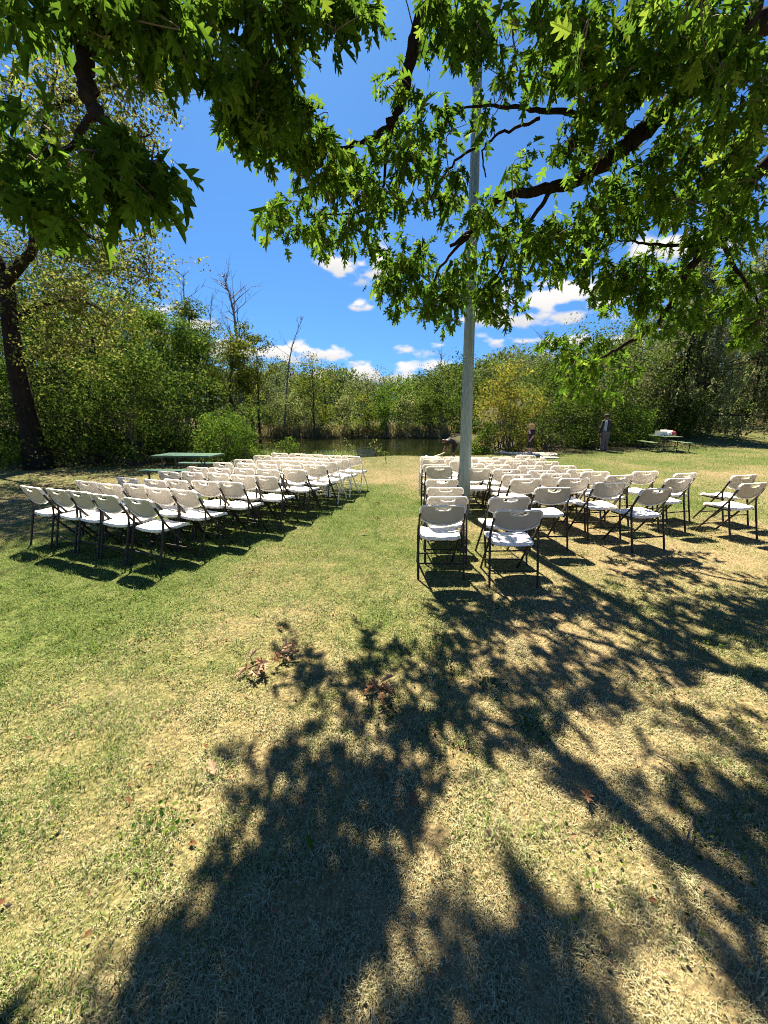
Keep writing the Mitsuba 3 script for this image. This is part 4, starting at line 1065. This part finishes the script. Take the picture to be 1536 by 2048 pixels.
# ------------------------------------------------------------------ the oak overhead
g = np.random.default_rng(90)
oak = thing('oak_tree', 'oak whose leafy branches hang over the lawn from the top of the photo', 'tree')
TB = np.array([5.9, 3.4, 0.0])
tr_pts = curve([TB - [0, 0, .15], TB + [.0, 0, .9], TB + [-.1, .1, 2.6], TB + [-.25, .2, 4.6], TB + [-.3, .3, 7.0], TB + [-.5, .4, 9.5]], 6)
put('trunk', mikit.ply(tube(tr_pts, np.r_[.52, .44, np.linspace(.40, .12, len(tr_pts) - 2)], 16), 'm_bark', smooth=True), oak)
OL = [  # limbs: points, start radius
 ([TB + [-.22, .2, 4.3], at(1560, 40, 4.5), at(1390, 165, 4.4), at(1290, 265, 4.45), at(1220, 325, 4.5), at(1150, 368, 4.6), at(1080, 385, 4.7), at(1000, 402, 4.8), at(955, 455, 4.9), at(900, 492, 5.0)], .115),
 ([at(1275, 275, 4.45), at(1190, 232, 4.5), at(1080, 230, 4.5), at(1000, 216, 4.45), at(905, 216, 4.4)], .036),
 ([at(1080, 236, 4.5), at(1030, 265, 4.6), at(968, 300, 4.6), at(972, 355, 4.7)], .017),
 ([TB + [-.35, .3, 6.6], np.array([3.2, 3.9, 6.9]), at(960, -160, 4.3), at(884, 0, 4.3), at(832, 90, 4.35), at(812, 160, 4.4), at(790, 215, 4.45), at(742, 268, 4.5), at(660, 300, 4.4)], .095),
 ([at(790, 215, 4.45), at(770, 320, 4.6), at(742, 420, 4.6), at(640, 430, 4.6)], .022),
 ([TB + [-.25, .2, 5.0], np.array([4.6, 3.9, 4.9]), at(1530, 340, 4.6), at(1478, 420, 4.7), at(1430, 485, 4.8), at(1380, 560, 5.0), at(1330, 640, 5.2), at(1250, 690, 5.4), at(1180, 730, 5.6)], .085),
 ([at(1430, 485, 4.8), at(1330, 492, 4.9), at(1270, 490, 5.0), at(1235, 480, 5.0)], .02),
 ([at(1430, 470, 4.8), at(1490, 560, 4.8), at(1530, 640, 4.8)], .025),
 ([at(955, 455, 4.9), at(880, 540, 5.05), at(850, 620, 5.1)], .02),
 ([at(1100, 382, 4.7), at(1060, 450, 4.9), at(1010, 540, 5.1), at(990, 590, 5.2)], .024),
 ([TB + [-.35, .3, 7.2], np.array([2.5, 2.6, 7.4]), np.array([-.4, 2.3, 6.2]), at(330, -120, 3.2), at(185, 40, 2.6), at(186, 180, 2.4), at(205, 235, 2.35), at(260, 320, 2.3), at(300, 400, 2.25)], .08),
 ([at(200, 225, 2.36), at(150, 262, 2.35), at(60, 330, 2.3)], .02),
 ([np.array([-.4, 2.3, 6.2]), at(500, -90, 3.4), at(420, 40, 3.4), at(330, 90, 3.4), at(270, 110, 3.3)], .05),
 ([at(470, -60, 3.4), at(510, 50, 3.6), at(540, 120, 3.7), at(590, 150, 3.8), at(600, 200, 3.9), at(640, 320, 4.1)], .026),
 ([at(500, -90, 3.4), at(590, 0, 3.6), at(590, 60, 3.7), at(560, 130, 3.7), at(520, 190, 3.8)], .022),
 ([np.array([3.2, 3.9, 6.9]), at(1330, -120, 3.9), at(1240, 40, 3.8), at(1160, 120, 3.9), at(1110, 200, 4.1)], .05),
 ([TB + [-.3, .2, 5.6], at(1640, -100, 3.6), at(1500, 60, 3.5), at(1440, 180, 3.7), at(1470, 280, 4.0)], .06),
 ([TB + [-.35, .35, 7.6], np.array([6.8, 2.6, 8.6]), np.array([7.6, 1.8, 9.0])], .06), ([TB + [-.3, .3, 6.8], np.array([6.6, 4.0, 7.6]), np.array([7.4, 4.6, 8.0])], .06),
 ([np.array([2.5, 2.6, 7.4]), np.array([1.2, .2, 6.9]), np.array([-1.2, -2.2, 6.4]), np.array([-3.2, -4, 5.8])], .06), ([TB + [-.35, .3, 6.2], np.array([4.2, 1.0, 6.6]), np.array([2.4, -2, 6.3]), np.array([1.0, -5, 5.6])], .07), ([np.array([-.4, 2.3, 6.2]), np.array([-2, .8, 5.8]), np.array([-4, -1.0, 5.2])], .04),
 ([at(640, 320, 4.1), at(700, 420, 4.4), at(680, 470, 4.5)], .014), ([at(960, 290, 4.6), at(900, 330, 4.7), at(860, 400, 4.8)], .014)]
lcs, tb = [], []
for i, (l, r0) in enumerate(OL):
    c = curve(l, 7); c[1:-1] += g.normal(0, .004 + .06 * min(r0, .1), (len(c) - 2, 3)) + np.cumsum(g.normal(0, .008, (len(c) - 2, 3)), 0) * np.sin(np.linspace(0, np.pi, len(c) - 2))[:, None]
    lcs.append(c); q = tube(c, np.linspace(r0, max(.007, r0 * .16), len(c)), 9 if r0 > .05 else 6, False)
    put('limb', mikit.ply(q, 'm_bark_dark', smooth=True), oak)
skel = np.vstack(lcs)
BL = [  # x, y, rx, ry, D, spread in D, sprays
 (50, 340, 120, 80, 2.2, .1, 20), (160, 390, 150, 60, 2.25, .1, 36), (285, 375, 70, 55, 2.2, .1, 22), (70, 420, 110, 45, 2.25, .1, 18), (60, 230, 100, 50, 2.3, .1, 4), (250, 310, 60, 40, 2.25, .1, 8),
 (60, 40, 150, 70, 2.4, .1, 30), (210, 45, 130, 65, 2.45, .1, 30), (330, 95, 75, 65, 2.7, .12, 22), (300, 30, 110, 50, 2.6, .12, 20), (415, 135, 70, 55, 3.1, .15, 22), (505, 205, 75, 65, 3.6, .3, 52), (575, 260, 80, 60, 3.85, .3, 56), (480, 265, 40, 45, 3.65, .25, 18), (560, -75, 190, 50, 4.2, .2, 64), (450, -60, 120, 40, 4.0, .15, 26),
 (640, 330, 70, 45, 4.15, .3, 38), (560, 130, 60, 40, 3.65, .15, 16), (700, 370, 65, 65, 4.4, .3, 34), (590, 440, 80, 42, 4.55, .25, 40), (690, 475, 70, 42, 4.5, .3, 34), (760, 420, 50, 60, 4.6, .25, 22),
 (450, 15, 110, 38, 3.15, .12, 26), (590, 15, 90, 42, 3.25, .12, 28), (700, 35, 55, 55, 3.45, .12, 24),
 (910, 50, 100, 72, 4.3, .35, 66), (935, 115, 55, 35, 4.35, .2, 20), (860, 10, 60, 30, 4.2, .3, 14),
 (775, 190, 35, 75, 4.45, .25, 20), (790, 330, 70, 85, 4.6, .3, 50), (850, 270, 60, 110, 4.6, .3, 46), (930, 230, 50, 45, 4.5, .25, 14), (900, 400, 70, 60, 4.85, .3, 30),
 (795, 565, 48, 62, 5.05, .2, 34), (870, 610, 70, 52, 5.1, .25, 46), (830, 515, 65, 42, 5.0, .25, 26), (935, 560, 55, 75, 5.2, .25, 40), (1000, 600, 60, 45, 5.2, .2, 30), (1030, 530, 70, 60, 5.15, .3, 36), (960, 430, 75, 50, 4.95, .3, 30), (1060, 460, 75, 60, 5.0, .3, 54), (1130, 500, 70, 55, 5.1, .3, 46), (1070, 350, 50, 28, 4.75, .25, 8), (1045, 150, 45, 60, 4.1, .3, 14),
 (1120, 60, 80, 70, 3.8, .4, 34), (1140, 165, 95, 70, 4.1, .4, 46), (1240, 90, 110, 95, 3.8, .3, 58), (1400, 60, 130, 90, 3.5, .3, 58), (1480, 190, 80, 110, 3.7, .3, 52), (1310, 200, 120, 75, 4.1, .3, 54), (1170, 290, 95, 45, 4.4, .3, 30), (1080, 300, 50, 25, 4.5, .3, 8),
 (1260, 400, 110, 70, 4.7, .4, 66), (1380, 350, 100, 90, 4.5, .4, 62), (1480, 350, 70, 80, 4.4, .3, 34), (1200, 470, 60, 40, 4.9, .3, 14), (1230, 560, 85, 45, 5.1, .3, 44), (1310, 560, 75, 60, 5.1, .3, 44), (1440, 460, 90, 70, 4.7, .4, 50), (1420, 600, 90, 60, 5.0, .4, 38), (1505, 590, 50, 70, 4.8, .3, 22), (1310, 640, 60, 35, 5.2, .25, 16), (1215, 600, 40, 25, 5.2, .2, 8), (1490, 680, 50, 30, 4.9, .3, 8),
 (1120, 690, 40, 30, 5.6, .2, 14), (1180, 705, 65, 32, 5.5, .25, 22), (1210, 760, 80, 40, 5.6, .3, 28), (1150, 770, 55, 35, 5.7, .2, 14)]
lp, ly, ln_, lsz, twigs = [], [], [], [], []
cam = np.array([0, 0, H])
BIG = np.vstack([lcs[0][7:], lcs[4][7:], lcs[3], lcs[1]])
ends = []
for (bx0, by0, rx, ry, D, dD, ns) in BL:
    for _ in range(int(ns * (.55 if bx0 < 400 else .66 if bx0 < 1100 else .76))):
        a, r = g.uniform(0, 2 * np.pi), g.uniform(0, 1) ** .55
        e = at(bx0 + rx * r * np.cos(a), by0 + ry * r * np.sin(a), D + g.normal(0, dD))
        # the big limbs stay bare of sprays close to them
        if np.linalg.norm(BIG - e, axis=1).min() < .32 and g.uniform() < .75: continue
        ends.append(e)
# the crown goes on unseen overhead and behind the camera, added to deepen the shade
nb = len(ends)
while len(ends) < nb + 360:
    e = np.array([g.uniform(-5, 6.5), g.uniform(-6.5, 2.6), g.uniform(4.0, 8.0)])
    if e[1] > .63 * e[2] - .75 or e[1] > 0 and e[2] - H < e[1] * 1.25 + .75 + .1 * abs(e[0]): continue
    if meshkit.noise(e[None] * .8, 5)[0] < .42 or np.linalg.norm(skel - e, axis=1).min() > 1.5: continue
    ends.append(e)
# and round the trunk's own top, right of the frame
nv = len(ends)
while len(ends) < nv + 260:
    e = np.array([5.9, 3.4, 8.6]) + g.normal(size=3) * [1.7, 1.7, 1.4]
    if e[2] < 6.2 or e[0] < 3.9 or e[1] > .63 * e[2] - .2: continue
    ends.append(e)
ends = np.array(ends)
ends = ends[np.argsort([np.linalg.norm(skel - e, axis=1).min() for e in ends])]     # twigs grow outwards, each from its nearest neighbour
for e in ends:
    if True:
        dd = np.linalg.norm(skel - e, axis=1); j = g.choice(np.argsort(dd)[:5])
        s = skel[j]; L_ = np.linalg.norm(e - s)
        c = curve([s, s * .5 + e * .5 + g.normal(0, .06, 3) + [0, 0, .10 * L_], e], 4)
        skel = np.vstack([skel, c[3:-1:2]])
        twigs.append(tube(c, np.linspace(.004 + .004 * min(L_, 1.5), .0022, len(c)), 4, False))
        m = g.integers(8, 13)
        dirn = e - s; dirn[2] -= .25; dirn /= np.linalg.norm(dirn) + 1e-6
        for q in range(m):
            t = g.uniform(-.28, .05)
            p = e + dirn * t * min(1.2, L_ + .3) + g.normal(0, .03, 3)
            y = dirn * g.uniform(.1, .7) + g.normal(0, .58, 3); y[2] -= .55
            lp.append(p); ly.append(y); ln_.append(np.array([0, 0, 1.0]) + g.normal(0, .55, 3)); lsz.append(g.uniform(.055, .15))
lp, ly, ln_, lsz = np.array(lp), np.array(ly), np.array(ln_), np.array(lsz)
ly /= np.linalg.norm(ly, axis=1, keepdims=True)
zx = ln_ - ly * (ln_ * ly).sum(1, keepdims=True); zx /= np.linalg.norm(zx, axis=1, keepdims=True)
Ro = np.stack([np.cross(ly, zx), ly, zx], -1)
lp = lp + ly * (lsz * .22)[:, None]
uvs = np.stack([g.uniform(size=len(lp)), g.beta(1.8, 1.8, len(lp))], -1)
put('twigs', mikit.ply(cat(twigs), 'm_twig', smooth=True), oak, kind='stuff')
# the 300 leaves that show largest are parts of their own, the rest one part
big = np.argsort(np.linalg.norm(lp - cam, axis=1) / lsz)[:300]
rest = np.setdiff1d(np.arange(len(lp)), big)
OT = [OAK, oak_template(.8, .55, .45, .5), oak_template(1.15, .12, -.15, -.5), oak_template(.95, .4, .7, .3), oak_template(.7, .7, .1, -.8)]
pick = g.integers(0, 5, len(lp))
ms = [scatter(*OT[i], lp[rest][pick[rest] == i], Ro[rest][pick[rest] == i], lsz[rest][pick[rest] == i], uvs[rest][pick[rest] == i]) for i in range(5)]
v, f = cat([(a, b) for a, b, c in ms])
put('foliage', mikit.ply((v, f), 'm_oak', uv=np.vstack([c for a, b, c in ms])), oak, kind='stuff')
variants = [mikit.ply(OT[i % 5], 'm_oak', uv=np.repeat([[g.uniform(), (i + .5) / 10]], len(OT[0][0]), 0)) for i in range(10)]
for i in big:
    M = np.eye(4); M[:3, :3] = Ro[i] * lsz[i]; M[:3, 3] = lp[i]
    put('leaf', variants[int(uvs[i, 1] * 9.99)], oak, T(M.tolist()))


# ------------------------------------------------------------------ fallen leaves and sticks on the grass
def dry_leaf(x, y, label, mat='m_dry_leaf', size=.09, seed=0, tilt=.5, name='fallen_leaf'):
    g = np.random.default_rng(seed + 1000); p = onplane(x, y); p[2] = ter(p[0], p[1]) + .035
    v, f = oak_template(g.uniform(.8, 1.1)); v = v.copy()
    v[:, 2] += .5 * v[:, 0] ** 2 * 2.2 - .35 * np.sin(v[:, 1] * 2.5) * .4
    R = frames(np.array([[g.normal(0, tilt), g.normal(0, tilt), 1]]), np.array([g.uniform(0, 6.28)]))[0]
    k = thing(name, label, 'leaf')
    scene[k] = mikit.ply(((v * size) @ R.T + p, f), mat, uv=np.repeat([[g.uniform(), g.uniform(.3, 1)]], len(v), 0))


def sprig(x, y, label, n, seed, mat='m_dry_leaf', size=.085, rad=.06):
    g = np.random.default_rng(seed + 2000); p = onplane(x, y); p[2] = ter(p[0], p[1]) + .03
    k = thing('fallen_sprig', label, 'sprig')
    put('stem', mikit.ply(tube(curve([p + [-.06, -.02, .005], p + [0, .01, .02], p + [.07, .03, .03]], 4), .005, 6), 'm_twig', smooth=True), k)
    for i in range(n):
        q = p + [g.uniform(-.10, .12) * rad / .09, g.normal(0, rad * .6), g.uniform(.0, .05)]
        v, f = oak_template(g.uniform(.7, 1)); v = v.copy(); v[:, 2] += 1.4 * v[:, 0] ** 2 - .3 * v[:, 1] ** 2
        y_ = np.array([g.normal(), g.normal(), g.uniform(-.1, .7)]); y_ /= np.linalg.norm(y_)
        zz = np.array([g.normal(0, .5), g.normal(0, .5), 1.]); zz -= y_ * (zz @ y_); zz /= np.linalg.norm(zz)
        R = np.stack([np.cross(y_, zz), y_, zz], -1)
        put('leaf', mikit.ply(((v * size * g.uniform(.7, 1.15)) @ R.T + q, f), mat, uv=np.repeat([[g.uniform(), g.uniform(.1, 1)]], len(v), 0)), k)


sprig(512, 1345, 'curled reddish brown oak sprig on the sunny grass, the larger and left of the pair', 14, 1, rad=.07)
sprig(578, 1322, 'brown oak sprig at the tip of the shade, right of the larger sprig', 8, 2)
sprig(768, 1392, 'dry grey-brown oak sprig lying in the middle of the tree shade', 9, 3, rad=.07)
dry_leaf(565, 1263, 'small curled brown leaf on sunny grass above the two sprigs', seed=4, size=.07)
dry_leaf(970, 1672, 'pale upright dry leaf on the sunlit patch below the middle', seed=5, tilt=1.6, size=.085)
dry_leaf(645, 1978, 'dark reddish curled leaf near the bottom of the photo', seed=6, size=.055)
dry_leaf(755, 1562, 'pale dry leaf lying in the dark shade in the middle', seed=7, size=.09)
dry_leaf(880, 1895, 'pale narrow leaf standing in the shade at the bottom', seed=8, tilt=1.6, size=.06)
dry_leaf(615, 1682, 'fresh green leaf lying in the shade', mat='m_oak', seed=9, size=.06)
for i, (x, y, lb) in enumerate([(752, 1010, 'tiny dark leaf in the middle of the aisle'), (722, 1068, 'small brown leaf at the near end of the aisle'), (1495, 1160, 'pale dry leaf on the shaded grass at the right edge'), (1455, 1190, 'brown dry leaf left of the pale one at the right edge'), (1380, 1135, 'dry leaf in the shade below the right chairs'), (830, 1625, 'brown leaf in the middle shade, right of the pale one'), (1170, 1590, 'curled dry leaf in the shade right of the middle'), (430, 1560, 'small dry leaf on the sunny straw at left')]):
    dry_leaf(x, y, lb, seed=20 + i, size=.08 if y > 1100 else .09)
for i, (a, b, lb) in enumerate([((1312, 1520), (1372, 1572), 'thin stick lying in the shade at right'), ((1385, 1640), (1368, 1705), 'short thin twig on the sunlit strip at right')]):
    p, q = onplane(*a), onplane(*b); p[2] = ter(p[0], p[1]) + .03; q[2] = ter(q[0], q[1]) + .025
    k = thing('stick', lb, 'stick')
    scene[k] = mikit.ply(tube(curve([p, (p + q) / 2 + [.01, .01, .012], q], 5), np.linspace(.005, .003, 11), 7), 'm_twig', smooth=True)

# clover and other broad weeds in patches, and crumbs of dead leaves all over the turf
g = np.random.default_rng(140)
c = np.stack([g.uniform(-5, 5, 90), g.uniform(.9, 8, 90)], -1)
n = 5200; k_ = g.integers(0, 90, n); xy = c[k_] + g.normal(0, .10, (n, 2)) * g.uniform(.4, 1.4, (90, 1))[k_]
pos = np.c_[xy, ter(xy[:, 0], xy[:, 1]) + g.uniform(.012, .035, n)]
v, f, uv = leaf_cloud(pos, .017, g, 2.5, (LEAF[0] * [1.5, 1, 1], LEAF[1]))
struct('clover', mikit.ply((v, f), 'm_leaf_wood', uv=uv), 'small patches of clover and broad-leaved weeds in the turf', kind='stuff'); labels['clover']['category'] = 'clover'
n = 900; xy = np.stack([g.normal(1.2, 2.6, n), .8 + np.abs(g.normal(0, 3.6, n))], -1)
pos = np.c_[xy, ter(xy[:, 0], xy[:, 1]) + g.uniform(.012, .03, n)]
v, f, uv = leaf_cloud(pos, .026, g, 1.5)
struct('leaf_crumbs', mikit.ply((v, f), 'm_dry_leaf', uv=uv), 'crumbs of dead leaves scattered through the grass', kind='stuff'); labels['leaf_crumbs']['category'] = 'leaf litter'
